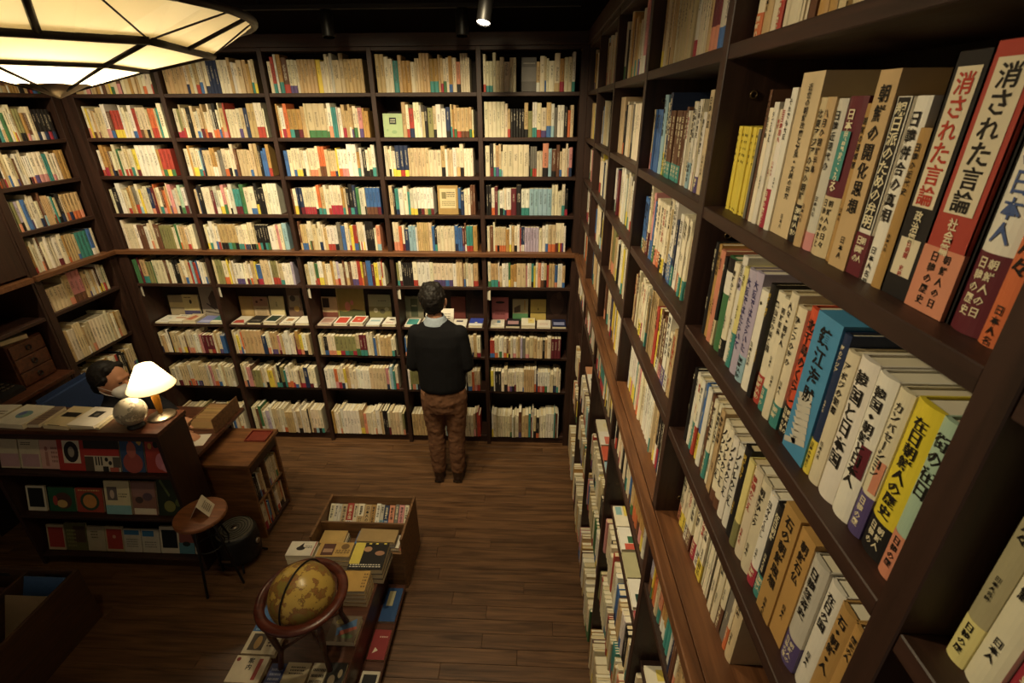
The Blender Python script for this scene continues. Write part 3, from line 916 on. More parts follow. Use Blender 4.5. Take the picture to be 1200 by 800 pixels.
LEANS = [
 [(-3.075, .125, .185, 'a29374', [('r', 0, .42, 1, .66, 'd3bf86')], 'grey and pale yellow book'), (-2.945, .14, .19, 'cfc389', [('r', 0, 0, 1, .27, '4d4870'), ('e', .5, .68, .08, .1, '3a3530'), ('l', .15, .84, .6, .92, 1, '2a2522')], 'pale yellow book with purple foot'), (-2.735, .235, .275, '9a9080', [('p', [(.35, .3), (.7, .2), (.85, .5), (.5, .85), (.3, .6)], '5a4640'), ('p', [(.1, .15), (.8, .05), (.8, .08), (.1, .19)], '4a4038'), ('p', [(.2, .4), (.5, .2), (.52, .23), (.22, .44)], '4a3a34')], 'large grey book with dark brush drawing')],
 [(-2.455, .115, .18, 'a98a50', [('r', .1, .12, .9, .88, 'b0925a')], 'plain tan book'), (-2.33, .125, .18, 'c6ad86', [('r', 0, .55, 1, 1, 'ad7f68'), ('e', .25, .75, .08, .06, '4a2a26'), ('e', .6, .85, .1, .05, '4a2a26'), ('l', .15, .1, .85, .45, 4, '8a7250')], 'tan and brown patterned book'), (-2.19, .125, .185, 'd6c896', [('g', '人名録', .5, .75, .014, '2a2522')], 'pale cream book with small dark title'), (-2.03, .12, .26, '6a4f40', [('r', .1, .35, .9, .75, '8f7f6a'), ('e', .6, .3, .2, .1, 'b08a3a'), ('e', .4, .65, .2, .1, '3a2f30')], 'tall brown picture book')],
 [(-1.73, .13, .185, 'c9b48a', [('r', 0, 0, 1, .28, '7f4438'), ('r', .05, .5, .5, .95, '38322c')], 'beige book with brown foot'), (-1.545, .235, .275, '8f8434', [('p', [(0, 0), (1, 0), (1, .25), (.6, .3), (.3, .2), (0, .25)], '4f5a34'), ('e', .38, .38, .1, .15, 'c07a68'), ('e', .55, .5, .06, .08, 'b8706a'), ('r', .02, 0, .05, 1, 'b0a050')], 'large golden green book with pink figures'), (-1.295, .19, .21, '8f8f6c', [('r', 0, 0, 1, .5, '77703f'), ('e', .3, .35, .1, .1, 'b7b090'), ('e', .6, .3, .12, .1, '4f4a34'), ('e', .8, .4, .1, .08, 'a9a27c'), ('l', .45, .72, .8, .78, 1, '333333')], 'green landscape picture book')],
 [(-1.0, .15, .2, '8f8a72', [('r', .3, .1, .7, .9, '545a44'), ('r', .35, .55, .65, .62, 'b7b090')], 'grey-green book'), (-0.80, .13, .18, 'cfa98a', [('l', .2, .2, .8, .8, 5, '7f4a3a')], 'salmon book mostly hidden by the reader'), (-0.625, .12, .2, '6a2c28', [], 'dark red book'), (-0.475, .17, .29, '2a1a14', [('e', .55, .8, .2, .1, '15100e'), ('p', [(.1, .0), (.9, 0), (.8, .6), (.3, .65)], '3c231a')], 'tall glossy dark brown poster')],
 [(-0.27, .14, .2, 'b4606a', [('e', .5, .78, .28, .05, '2a2024'), ('l', .2, .2, .8, .5, 2, '8a3a44')], 'dusty pink book with black boat shape'), (-0.1, .13, .185, 'a99f7c', [('r', 0, 0, 1, .33, '4f8a5c'), ('p', [(.1, .6), (.5, .75), (.5, .4), (.1, .35)], '5a4a3a'), ('r', .75, .5, .82, .95, 'b0803a')], 'beige and green landscape book'), (0.05, .13, .185, 'b9a24a', [('r', 0, .36, 1, .39, '4a3f20'), ('e', .5, .55, .04, .06, '6a5a2a')], 'plain mustard yellow book'), (0.205, .17, .29, '3a241c', [('e', .5, .5, .35, .35, '55392e'), ('e', .6, .75, .12, .12, '6a4a3a')], 'tall dark brown poster')],
]
for i in range(5):
    a, c = bay_x(XB, i, WU, 0.09, 0.05)
    st = (c - a - 0.02) / 5
    for k, (base, art, desc) in enumerate(FLATS[i]):
        cover_book(0.112, 0.155, 0.012 + 0.008 * ((k * 7 + i * 3) % 3), base, art, (a + 0.012 + st * (k + 0.5), YB + 0.032, ZD + 0.0005), (0, 0, R(((k * 37 + i * 11) % 5 - 2) * 0.8)),
                   f'{desc} lying flat, back display shelf, {BAYB[i]}', 'books lying flat on the back display shelf', spine='ded6c0')
    for k, (x, w, l, base, art, desc) in enumerate(LEANS[i]):
        lean = R(5)
        cover_book(w, l, 0.014 if 'poster' not in desc else 0.004, base, art, (x, YB + 0.208, ZD + 0.0020), (R(90) - lean, 0, 0),
                   f'{desc} face out, back display shelf, {BAYB[i]}', 'books standing face out on the back display shelf', name='poster' if 'poster' in desc else 'book', cat='poster' if 'poster' in desc else 'book')

# face-out volumes in the upper rows
cover_book(0.135, 0.15, 0.02, 'a9c48e', [('r', .32, .55, .68, .83, '2c3530'), ('l', .38, .6, .62, .78, 2, 'd8d8b8'), ('e', .55, .22, .14, .08, '8cb07e'), ('e', .2, .3, .06, .05, '93b384')], (-0.985, YB + 0.05, Z2 + 0.0012), (R(87), 0, 0), 'pale green book with small dark label, face out on the second shelf', None)
cover_book(0.148, 0.205, 0.02, 'b08d4c', [('r', .1, .22, .9, .9, 'd9c898'), ('r', .2, .55, .42, .78, '8a7f55'), ('l', .45, .6, .85, .8, 3, '6a5a3a'), ('l', .2, .3, .85, .48, 3, '8a7a50')], (-0.632, YB + 0.05, Z4 + 0.0012), (R(87), 0, 0), 'ochre boxed book with cream label, face out on the fourth shelf', None)
cover_book(0.098, 0.2, 0.02, '57524c', [('r', 0, .30, 1, .72, '6f6a64'), ('l', .1, .8, .9, .86, 1, '9a9488')], (-0.045, YB + 0.05, Z1 + 0.0012), (R(87), 0, 0), 'dark grey book, face out on the top shelf near the corner', None)

# flat books on the display shelf of the right case
RF = {
 1: [('c98a62', [('e', .4, .5, .25, .25, 'e0a070')], 'orange picture book'), ('ebe7dc', [('r', .5, .1, .95, .9, '26302c')], 'white book with dark half'), ('ece6dc', [('r', .3, .1, .95, .85, 'd8503c')], 'white book with red panel'), ('eee9dd', [], 'plain white book')],
 2: [('e6dcc0', [('e', .5, .5, .3, .3, 'e4d6a8'), ('e', .2, .8, .08, .08, 'd06a50')], 'pale cream book'), ('efe9e0', [('r', .4, .15, .95, .85, 'e0705c')], 'white book with coral panel'), ('d9583c', [], 'orange-red book'), ('9cc8e0', [('r', 0, 0, .1, 1, '2a2a30')], 'sky blue book'), ('3460c0', [('l', .2, .3, .8, .7, 3, 'd8dcf0')], 'bright blue book')],
 3: [('eee6d0', [('r', 0, .25, .5, 1, 'e6cf4a'), ('e', .7, .8, .07, .05, 'c03a40'), ('e', .8, .4, .08, .05, 'c03a40'), ('r', .05, .05, .45, .2, '8cc0c8')], 'white and yellow book with red dots'), ('eeeae2', [('r', .42, .2, .72, .92, '2f6a48'), ('r', .74, .1, 1, .95, 'd8543e'), ('l', .46, .3, .68, .85, 4, 'd8e0d0')], 'white book with green and red panels'),
     ('b9b48a', [('e', .7, .6, .22, .2, 'cfd4d8'), ('e', .35, .5, .14, .1, '2a2a2a'), ('e', .75, .55, .1, .1, '333a44')], 'olive photo-covered book'), ('efebe2', [('r', .55, .1, 1, .85, '1c4640')], 'white book with dark green panel'), ('b8505a', [('l', .1, .1, .9, .9, 6, '6a2a34')], 'dusky red book')],
 4: [('eee6d0', [('r', .1, .2, .4, .9, 'e6cf4a'), ('r', .45, .2, .7, .9, 'd8604a'), ('l', .72, .3, .95, .8, 3, '333333')], 'white book with yellow and red blocks'), ('e6dfca', A_lines(), 'cream book'), ('d8583c', [], 'coral book')],
}
RBAY = {1: 'far bay', 2: 'middle bay', 3: 'second nearest bay', 4: 'nearest full bay'}
for i, L in RF.items():
    a, c = bay_x(XR, i, WU)
    st = (c - a - 0.03) / max(5, len(L))
    for k, (base, art, desc) in enumerate(L):
        lx = a + 0.02 + st * (k + 0.5)
        cover_book(0.118, 0.168, 0.013 + 0.005 * (k % 2), base, art, (XW + 0.034, -lx, ZD + 0.0005), (0, 0, R(-90)), f'{desc} lying flat, right-hand display shelf, {RBAY[i]}', 'books lying flat on the right display shelf', spine='ded6c0')

# paper cards hung beside the uprights of the back display shelf
for i, x in enumerate(XB[:5]):
    w_ = 0.045 if i == 0 else WU / 2
    cd = MB(); cd.M = Matrix.Rotation(R(-28), 4, 'Z')
    cd.box(0, 0.03, -0.0006, 0.0006, 0, 0.085, hx('e2dac6'))
    o = cd.build('shelf_card', MT['paper'], None, (x + w_ + 0.001, YB + 0.02, Z6 - TS - 0.087))
    tag(o, f'small white card hung beside the back display shelf, {BAYB[i]}', 'card', 'cards hung from the back display shelf')

# ------------------------------------------------------------------ sales counter with face-out covers
def panel_box(root, parts):
    for (n, x0, x1, y0, y1, z0, z1, m) in parts:
        board(n, x0, x1, y0, y1, z0, z1, MT[m], root, bev=0.002)

ct = empty('display_counter', (-2.68, 2.33, 0))
tag(ct, 'dark wooden counter with three rows of face-out books and a desk lamp on top', 'counter')
def loc_board(root, n, x0, x1, y0, y1, z0, z1, m, bev=0.002):
    L = root.location
    return board(n, x0 - L.x, x1 - L.x, y0 - L.y, y1 - L.y, z0, z1, MT[m], root, bev)
loc_board(ct, 'top', -3.28, -2.112, 2.215, 2.465, 1.085, 1.11, 'redwood')
loc_board(ct, 'side_panel', -3.27, -3.245, 2.235, 2.46, 0, 1.0845, 'casez')
loc_board(ct, 'side_panel', -2.15, -2.125, 2.225, 2.46, 0, 1.0845, 'casez')
loc_board(ct, 'back_panel', -3.2445, -2.1505, 2.445, 2.46, 0, 1.0845, 'backp')
for z in (0.78, 0.435, 0.09):
    loc_board(ct, 'shelf_board', -3.2445, -2.1505, 2.235, 2.4445, z - 0.022, z, 'case')
loc_board(ct, 'front_rail', -3.2445, -2.1505, 2.2305, 2.245, 1.04, 1.0845, 'case')
loc_board(ct, 'plinth', -3.2445, -2.1505, 2.255, 2.27, 0, 0.0675, 'case')

CB = [
 (0.78, [(-3.18, .12, .185, 'cdbfa0', [('r', .0, .05, 1, .5, 'b78f96')], 'cream and dusty pink book, left one of two'), (-3.045, .13, .185, 'cdbfa0', [('r', .08, .06, .92, .5, 'b78f96'), ('l', .1, .8, .6, .92, 2, '4a4038')], 'cream and dusty pink book with small type'),
         (-2.915, .125, .185, 'd5a69a', [('e', .3, .7, .08, .08, 'a8685f'), ('p', [(.22, .1), (.4, .1), (.38, .6), (.24, .6)], 'b0756a'), ('l', .55, .2, .9, .8, 4, '9a6a60')], 'pink book with drawn figures'),
         (-2.775, .165, .24, 'b0241f', [('r', .2, .2, .85, .8, 'd8cdb4'), ('e', .52, .5, .28, .28, '221d1e'), ('e', .52, .5, .12, .14, '9a9080')], 'red book with framed dark portrait'),
         (-2.582, .22, .275, '2b2624', [('r', 0, .32, 1, .52, 'b5231f'), ('r', 0, 0, 1, .36, 'c9bfa6'), ('r', .0, .0, .25, .34, '4a4238'), ('r', .3, .14, .34, .34, '1a1818'), ('r', .38, .14, .42, .34, '1a1818'), ('r', .46, .14, .5, .34, '1a1818'), ('e', .62, .28, .05, .05, '1a1818'), ('e', .72, .2, .05, .05, '1a1818'), ('r', .5, 0, .66, .12, '2a2624'), ('r', .8, .1, 1, .34, '5a5248'), ('r', .7, .0, .95, .1, 'b5503f')], 'large black book with red stripe and patterned blocks'),
         (-2.392, .145, .235, '2d4f7a', [('e', .5, .25, .42, .28, 'a84842'), ('e', .48, .6, .2, .22, 'c0604f'), ('e', .45, .88, .1, .08, 'b0302c'), ('p', [(.72, .8), (.85, .95), (.95, .8), (.85, .72)], 'd0a02f')], 'blue book with large red figure'),
         (-2.233, .15, .24, 'ad2f24', [('e', .6, .3, .22, .22, 'd0788a'), ('e', .8, .15, .2, .12, 'd88a98'), ('p', [(.4, .8), (.6, .9), (.95, .4), (.85, .35)], '2a2228'), ('e', .45, .75, .12, .1, '1e1a1c'), ('e', .2, .7, .08, .08, 'd0902f')], 'red book with pink and black dancing shape')]),
 (0.435, [(-3.155, .125, .17, 'd8cfb4', [('r', .1, .15, .9, .92, '1c1f1c')], 'cream-bordered black book'), (-2.985, .175, .165, '1f5a3c', [('e', .55, .45, .33, .34, '54352a'), ('e', .5, .32, .2, .16, 'c9a050'), ('e', .25, .45, .09, .2, 'b03a34')], 'square green book with brown oval'), (-2.80, .175, .165, 'a83a24', [('e', .5, .45, .36, .38, '2f4a34'), ('e', .5, .45, .26, .28, 'd08a34'), ('l', .1, .85, .9, .95, 1, 'd8b060')], 'square red book with orange oval'),
          (-2.605, .165, .225, 'ddd0a0', [('r', 0, 0, 1, .27, '7fbcc0'), ('r', .1, .42, .5, .82, '6a5f5a'), ('e', .3, .6, .09, .13, 'c9b09a'), ('l', .55, .5, .9, .65, 2, '8a7f5a')], 'cream book with small portrait and light blue foot'), (-2.432, .16, .225, '8a5f50', [('r', .05, .02, .95, .2, 'ddd2b8'), ('r', .05, .55, .95, .95, '9a7068'), ('e', .3, .45, .16, .1, '4a3a3a'), ('e', .65, .55, .2, .12, '5f4a58')], 'brown painted-landscape book with white foot'), (-2.25, .185, .255, '24301c', [('e', .4, .25, .2, .15, '7a7a34'), ('p', [(.1, .9), (.4, .5), (.45, .55), (.15, .97)], '5a6a3a'), ('p', [(.6, .95), (.7, .4), (.76, .4), (.68, .97)], '4a5a30'), ('e', .7, .35, .1, .1, '55602f')], 'large dark green foliage book')]),
 (0.09, [(-3.165, .12, .18, 'c9b58c', [('r', .08, .1, .95, .9, 'b2302a')], 'cream-edged red book'), (-3.025, .15, .195, '6a6a38', [('r', .4, .3, .95, .9, '5a4634'), ('l', .1, .1, .5, .8, 5, '8f8c50')], 'olive green and brown book'), (-2.885, .12, .175, 'c2b594', [('l', .2, .5, .6, .85, 3, '6a604a')], 'plain pale book between olive and red books'), (-2.76, .12, .178, 'c9b58c', [('r', .08, .1, .95, .9, 'b8352c'), ('e', .5, .6, .1, .07, 'd8a080')], 'cream-edged red book with pale dot'), (-2.635, .12, .165, 'c9c2ae', [('r', .05, .75, .9, .95, '2f78a8'), ('l', .15, .2, .8, .6, 4, '7a7468')], 'white book with blue heading, nearest the red one'), (-2.51, .12, .165, 'c9c2ae', [('r', .05, .7, .7, .95, '2f78a8'), ('l', .15, .2, .8, .5, 3, '7a7468')], 'white book with broken blue heading'), (-2.38, .13, .19, 'd6ccb4', [('r', .1, .2, .9, .88, '1d2226')], 'white-bordered black picture book'), (-2.268, .105, .175, '8a4a44', [('r', 0, 0, 1, .45, '4f8a98'), ('e', .5, .4, .25, .1, '26302f')], 'dark red and blue book'), (-2.183, .055, .165, 'c9c2ae', [('r', .05, .7, .9, .95, '2f78a8')], 'narrow white and blue booklet at the right end')]),
]
RN = {0.78: 'top', 0.435: 'middle', 0.09: 'bottom'}
for z, L in CB:
    for (x, w, l, base, art, desc) in L:
        cover_book(w, l, 0.012, base, art, (x, 2.285 if l < .21 else 2.275, z + 0.0035), (R(74), 0, 0), f'{desc}, {RN[z]} counter shelf', 'books standing face out in the counter')
# books lying on the counter
for k, (x, y_, z, w, l, t, base, art, desc) in enumerate([
  (-3.19, 2.24, 0, .155, .2, .026, 'd9d0bb', [('l', .3, .3, .9, .7, 3, '6a5030')], 'white book cut off by the picture edge'),
  (-3.005, 2.235, 0, .19, .2, .03, 'e2dac4', [('e', .5, .5, .22, .2, '6f9aa0'), ('e', .4, .55, .1, .12, '5f6fa8'), ('e', .62, .45, .1, .08, '7fae8a')], 'white book with blue and green flower'),
  (-2.865, 2.245, 0, .07, .19, .024, '8f7866', [('l', .1, .2, .9, .8, 5, '5a463a')], 'brown photographic book'),
  (-2.725, 2.235, 0, .155, .2, .026, 'd3c193', [('r', .15, .45, .8, .68, '231f1e'), ('r', .2, 0, .7, .03, '2a2522')], 'cream book with black title bar'),
  (-2.555, 2.24, 0, .165, .19, .014, 'c9bd98', [], 'cream book under the white one'),
  (-2.572, 2.235, .0145, .17, .19, .016, 'e6e0d2', [('r', .3, .45, .68, .78, '2a2827'), ('e', .5, .6, .08, .08, '6a6560')], 'white book with black square picture')]):
    cover_book(w, l, t, base, art, (x, y_, 1.1105 + z), (0, 0, R(-4 if k % 2 else 2)), f'{desc}, lying on the counter top', 'books lying on the counter', spine='cfc4a6')

# ------------------------------------------------------------------ table lamp with shade, small globe on the counter
m, nt, bs = new_mat('lamp_shade_cloth')
tr = N(nt, 'ShaderNodeBsdfTranslucent'); tr.inputs[0].default_value = (0.60, 0.52, 0.37, 1)
di = N(nt, 'ShaderNodeBsdfDiffuse'); di.inputs[0].default_value = (0.9, 0.82, 0.66, 1)
mx = N(nt, 'ShaderNodeMixShader'); mx.inputs[0].default_value = 0.35
nt.links.new(tr.outputs[0], mx.inputs[1]); nt.links.new(di.outputs[0], mx.inputs[2])
nt.links.new(mx.outputs[0], nt.nodes['Material Output'].inputs[0])
MT['shade'] = m
tl = empty('table_lamp', (-2.205, 2.39, 1.1102))
tag(tl, 'lit table lamp with white cone shade and amber stem on the counter', 'lamp')
b = MB(); b.lathe([(0.075, 0), (0.076, 0.006), (0.066, 0.012), (0.03, 0.018), (0.014, 0.026)], 32); b.build('base', MT['steel'], tl)
b = MB(); b.lathe([(0.011, 0.024), (0.018, 0.07), (0.021, 0.13), (0.016, 0.19), (0.009, 0.24)], 20)
b.build('stem', plain('amber_stem', hx('c98a2a'), 0.3, emit=None), tl)
b = MB(); b.lathe([(0.124, 0.205), (0.046, 0.345)], 40, cap=False); b.build('shade', MT['shade'], tl)
b = MB(); b.torus(0.124, 0.002, (0, 0, 0.205)); b.build('shade_rim', plain('shade_trim', hx('d8c9a0'), 0.7), tl)
lamp('POINT', 'table_lamp_bulb', (-2.205, 2.39, 1.1102 + 0.27), 3.8, (1.0, 0.80, 0.5), size=0.028)

def globe_mat(name, sea, land, land2, scale):
    m, nt, b_ = new_mat(name)
    tc = N(nt, 'ShaderNodeTexCoord')
    no = N(nt, 'ShaderNodeTexNoise'); no.inputs['Scale'].default_value = scale; no.inputs['Detail'].default_value = 9; no.inputs['Roughness'].default_value = 0.66
    nt.links.new(tc.outputs['Object'], no.inputs['Vector'])
    cr = N(nt, 'ShaderNodeValToRGB'); cr.color_ramp.interpolation = 'LINEAR'
    e = cr.color_ramp.elements
    e[0].position = 0.47; e[0].color = (*sea, 1); e[1].position = 0.482; e[1].color = (*[x * 0.35 for x in land2], 1)
    q = e.new(0.495); q.color = (*land, 1)
    q = e.new(0.58); q.color = (*land2, 1)
    nt.links.new(no.outputs['Fac'], cr.inputs['Fac'])
    nt.links.new(cr.outputs[0], b_.inputs['Base Color'])
    b_.inputs['Roughness'].default_value = 0.3
    return m
sg = empty('small_globe', (-2.285, 2.285, 1.1102)); tag(sg, 'small silver-white globe ball beside the table lamp', 'globe')
b = MB(); b.lathe([(0.045, 0), (0.045, 0.008), (0.034, 0.022), (0.026, 0.03)], 24); b.build('base', MT['blackp'], sg)
b = MB(); n = 16; b.lathe([(0.081 * math.sin(math.pi * max(0.02, min(0.98, i / n))), 0.1 - 0.081 * math.cos(math.pi * i / n)) for i in range(n + 1)], 32)
b.build('ball', globe_mat('grey_globe', hx('c9bfa8'), hx('8c8272'), hx('a59a86'), 9.0), sg)

# ------------------------------------------------------------------ low bookcase with wooden top and desk behind the counter
lb = empty('low_bookcase', (-2.03, 2.69, 0)); tag(lb, 'low wooden bookcase with oak top, books in its side shelves, beside the counter', 'bookcase')
loc_board(lb, 'top', -2.215, -1.835, 2.485, 2.9, 0.642, 0.668, 'table')
loc_board(lb, 'back_panel', -2.205, -2.185, 2.51, 2.89, 0, 0.6415, 'case')
loc_board(lb, 'end_panel', -2.1845, -1.862, 2.51, 2.53, 0, 0.6415, 'table')
loc_board(lb, 'end_panel', -2.1845, -1.862, 2.87, 2.89, 0, 0.6415, 'table')
loc_board(lb, 'rail', -1.88, -1.8615, 2.5305, 2.8695, 0.555, 0.6415, 'case')
loc_board(lb, 'divider', -2.1, -1.866, 2.694, 2.706, 0.04, 0.5545, 'crate')
loc_board(lb, 'shelf_board', -2.1845, -1.864, 2.5305, 2.8695, 0.015, 0.04, 'case')
loc_board(lb, 'shelf_board', -2.1845, -1.866, 2.5305, 2.6935, 0.285, 0.3, 'crate')
loc_board(lb, 'shelf_board', -2.1845, -1.866, 2.7065, 2.8695, 0.285, 0.3, 'crate')
MLB = Matrix.Translation((-1.868, 0, 0)) @ Matrix.Rotation(R(90), 4, 'Z')
st2 = BookStuff(); stuff_main = stuff; stuff = st2
for j, (a_, c_) in enumerate(((2.536, 2.69), (2.71, 2.866))):
    for k, z in enumerate((0.04, 0.30)):
        fill_row(MLB, a_, c_, z, 880 + j * 5 + k, y0=0.004, hmean=0.2, tmean=0.014, aged=0.4, gap=0.003)
o = st2.mb.build('small_books', MT['spines']); tag(o, 'small books packed into the side of the low oak-topped bookcase', 'books', kind='stuff')
stuff = stuff_main
b = MB(); b.box(-0.075, 0.075, -0.06, 0.06, 0, 0.004); b.box(-0.075, -0.07, -0.06, 0.06, 0.004, 0.014); b.box(0.07, 0.075, -0.06, 0.06, 0.004, 0.014); b.box(-0.07, 0.07, -0.06, -0.055, 0.004, 0.014); b.box(-0.07, 0.07, 0.055, 0.06, 0.004, 0.014)
o = b.build('coin_tray', plain('red_leather', hx('7a3326'), 0.4), None, (-1.925, 2.80, 0.6685)); tag(o, 'shallow reddish tray on the far end of the oak top', 'tray')

dk = empty('desk', (-2.4, 2.76, 0)); tag(dk, 'dark reddish desk behind the counter where the clerk writes', 'desk')
loc_board(dk, 'top', -2.66, -2.135, 2.475, 3.03, 0.735, 0.76, 'redwood')
for (x, y_) in ((-2.64, 2.49), (-2.275, 2.49), (-2.64, 2.985), (-2.275, 2.985)):
    loc_board(dk, 'leg', x, x + 0.03, y_, y_ + 0.03, 0, 0.7345, 'redwood')
ctray = empty('card_box', (-2.262, 2.875, 0.7602)); tag(ctray, 'open wooden card box full of tan index cards on the desk', 'box')
for q in ((-0.11, 0.11, -0.13, 0.13, 0, 0.006, 'bottom'), (-0.11, -0.104, -0.13, 0.13, 0.0062, 0.05, 'side'), (0.104, 0.11, -0.18, 0.13, 0.0062, 0.115, 'side'), (-0.1038, 0.1038, 0.124, 0.13, 0.0062, 0.05, 'end')):
    board(q[6], *q[:6], MT['crate'], ctray)
rg = random.Random(3)
for k in range(26):
    yy = -0.118 + k * 0.0092
    cd = MB(); cd.box(-0.1, 0.1, 0, 0.0022, 0, 0.042 + rg.uniform(-0.004, 0.006), jit(rg, hx('a8875a'), 0.2))
    cd.build('index_card', MT['paper'], ctray, (0, yy, 0.0064), (R(-18), 0, 0))
b = MB(); b.box(-0.055, 0.055, -0.06, 0.07, 0, 0.0012, hx('d8d0c0'))
o = b.build('writing_paper', MT['paper'], None, (-2.225, 2.62, 0.7602), (0, 0, R(8))); tag(o, 'white sheet of paper under the hand of the seated clerk', 'paper')

# ------------------------------------------------------------------ left alcove cabinet
ac = empty('alcove_cabinet', (-3.5, 2.43, 0)); tag(ac, 'dark built-in cabinet with open niche on the left wall', 'cabinet')
def acb(n, x0, x1, y0, y1, z0, z1, m='case'): loc_board(ac, n, x0, x1, y0, y1, z0, z1, m)
acb('upright', -3.78, -3.28, 2.945, 2.96, 0, 3.1, 'casez'); acb('upright', -3.78, -3.28, 2.45, 2.47, 1.12, 3.1, 'casez')
acb('back_panel', -3.79, -3.7805, 2.45, 2.96, 0, 3.1, 'backp')
acb('door', -3.30, -3.283, 2.4705, 2.70, 1.80, 3.1, 'casez'); acb('door', -3.30, -3.283, 2.704, 2.9445, 1.80, 3.1, 'casez')
acb('ledge', -3.78, -3.25, 2.4705, 2.9445, 1.75, 1.784, 'ledge')
acb('shelf_board', -3.78, -3.285, 2.4705, 2.9445, 1.48, 1.504); acb('shelf_board', -3.78, -3.24, 2.4705, 2.9445, 1.08, 1.105, 'redwood')
acb('front_panel', -3.30, -3.285, 2.4705, 2.9445, 0.0, 1.0795, 'redwood')
ch = empty('drawer_chest', (-3.48, 2.80, 1.1055)); tag(ch, 'small reddish chest of three drawers inside the dark niche', 'chest')
board('body', -0.15, 0.13, -0.125, 0.125, 0, 0.30, MT['redwood'], ch)
for k in range(3):
    d_ = board('drawer', 0.1305, 0.145, -0.115, 0.115, 0.010 + k * 0.096, 0.098 + k * 0.096, MT['redwood'], ch)
    b = MB(); b.torus(0.016, 0.004, (0, 0, 0), n=16, m=6, axis='X'); b.build('pull', MT['black'], d_, (0.014, 0, 0))
ph = empty('telephone', (-3.42, 2.575, 1.1055)); tag(ph, 'black push-button telephone on the niche shelf', 'telephone')
bm = MB(); bm.mesh([(-0.1, -0.09, 0), (0.1, -0.09, 0), (0.1, 0.09, 0), (-0.1, 0.09, 0), (-0.1, -0.09, 0.07), (0.1, -0.09, 0.03), (0.1, 0.09, 0.03), (-0.1, 0.09, 0.07)], [(0, 3, 2, 1), (4, 5, 6, 7), (0, 1, 5, 4), (1, 2, 6, 5), (2, 3, 7, 6), (3, 0, 4, 7)])
bm.build('body', MT['blackp'], ph)
b = MB(); b.tube([(-0.07, -0.06, 0.085), (-0.0, -0.062, 0.078), (0.07, -0.06, 0.06)], 0.022, 10); b.build('handset', MT['blackp'], ph)
for i in range(4):
    for j in range(3):
        board('key', -0.055 + i * 0.032, -0.035 + i * 0.032, -0.01 + j * 0.028, 0.01 + j * 0.028, 0.062 - i * 0.0064, 0.067 - i * 0.0064, MT['steel'], ph, bev=0.001)
cover_book(0.15, 0.21, 0.03, 'a89a78', [], (-3.36, 2.76, 1.4062), (0, 0, R(70)), 'thick pale ledger lying on the small drawer chest', None)

# ------------------------------------------------------------------ round stool with tent card, and the black fan heater
so = empty('round_stool', (-1.955, 2.135, 0)); tag(so, 'small round wooden-topped stool with thin black legs before the counter', 'stool')
b = MB(); b.lathe([(0.138, 0.575), (0.143, 0.58), (0.143, 0.594), (0.138, 0.60)], 40, smooth=False); b.build('seat', wood('stool_wood', hx('6b3f27'), hx('96603c'), rough=0.35, axis='X', scale=5, stretch=8), so)
for k in range(3):
    a_ = R(-115 + 120 * k)
    b = MB(); b.tube([(0.05 * math.cos(a_), 0.05 * math.sin(a_), 0.5749), (0.118 * math.cos(a_), 0.118 * math.sin(a_), 0.0)], 0.008, 8); b.build('leg', MT['black'], so)
b = MB(); b.torus(0.074, 0.005, (0, 0, 0.35), n=32, m=6); b.build('ring_brace', MT['black'], so)
tcd = empty('tent_card', (-1.945, 2.145, 0.6002), (0, 0, R(15))); tag(tcd, 'white folded tent card standing on the round stool', 'card')
for s_ in (-1, 1):
    b = MB(); b.box(-0.0006, 0.0006, -0.052, 0.052, 0, 0.1, hx('ded5bf')); b.build('panel', MT['paper'], tcd, (s_ * 0.0515, 0, 0.0005), (0, -s_ * R(30), 0))
    if s_ > 0:
        b = MB(); art_faces(b, [('l', .1, .1, .9, .9, 5, '5a5040')], 0.07, 0.075, 0); b.build('lettering', MT['paper'], tcd, (s_ * 0.0505, 0, 0.008), (R(60), 0, R(90)))
fn = empty('fan_heater', (-1.945, 2.34, 0)); tag(fn, 'round black electric heater with grey grille top on short legs', 'heater')
b = MB(); b.lathe([(0.10, 0.045), (0.128, 0.06), (0.132, 0.14), (0.128, 0.24), (0.118, 0.262)], 36); b.build('body', MT['blackp'], fn)
b = MB(); b.lathe([(0.112, 0.2622), (0.108, 0.272), (0.02, 0.276)], 36, smooth=False); gr = b.build('grille', plain('grey_grille', hx('7d796c'), 0.5, metal=0.2), fn)
for k in range(5):
    b = MB(); b.torus(0.03 + k * 0.018, 0.0022, (0, 0, 0.2765), n=36, m=5); b.build('grille_ring', MT['black'], gr)
b = MB(); b.lathe([(0.02, 0.2762), (0.018, 0.281)], 20); b.build('grille_cap', MT['steel'], gr)
b = MB(); b.tube([(-0.11, 0.03, 0.27), (-0.05, -0.02, 0.285), (0.0, -0.06, 0.283), (0.03, -0.115, 0.262)], 0.006, 8); b.build('handle', MT['black'], fn)
for k in range(4):
    a_ = R(30 + 90 * k)
    b = MB(); b.tube([(0.09 * math.cos(a_), 0.09 * math.sin(a_), 0.055), (0.15 * math.cos(a_), 0.15 * math.sin(a_), 0.006)], 0.007, 8); b.build('foot', MT['black'], fn)
b = MB(); b.lathe([(0.02, 0), (0.018, 0.012)], 18); b.build('dial', MT['steel'], fn, (0.131, 0.0, 0.17), (0, R(90), 0))
b = MB(); b.box(-0.03, 0.03, -0.002, 0.0, 0, 0.02); b.build('name_plate', MT['steel'], fn, (-0.02, -0.1305, 0.1))

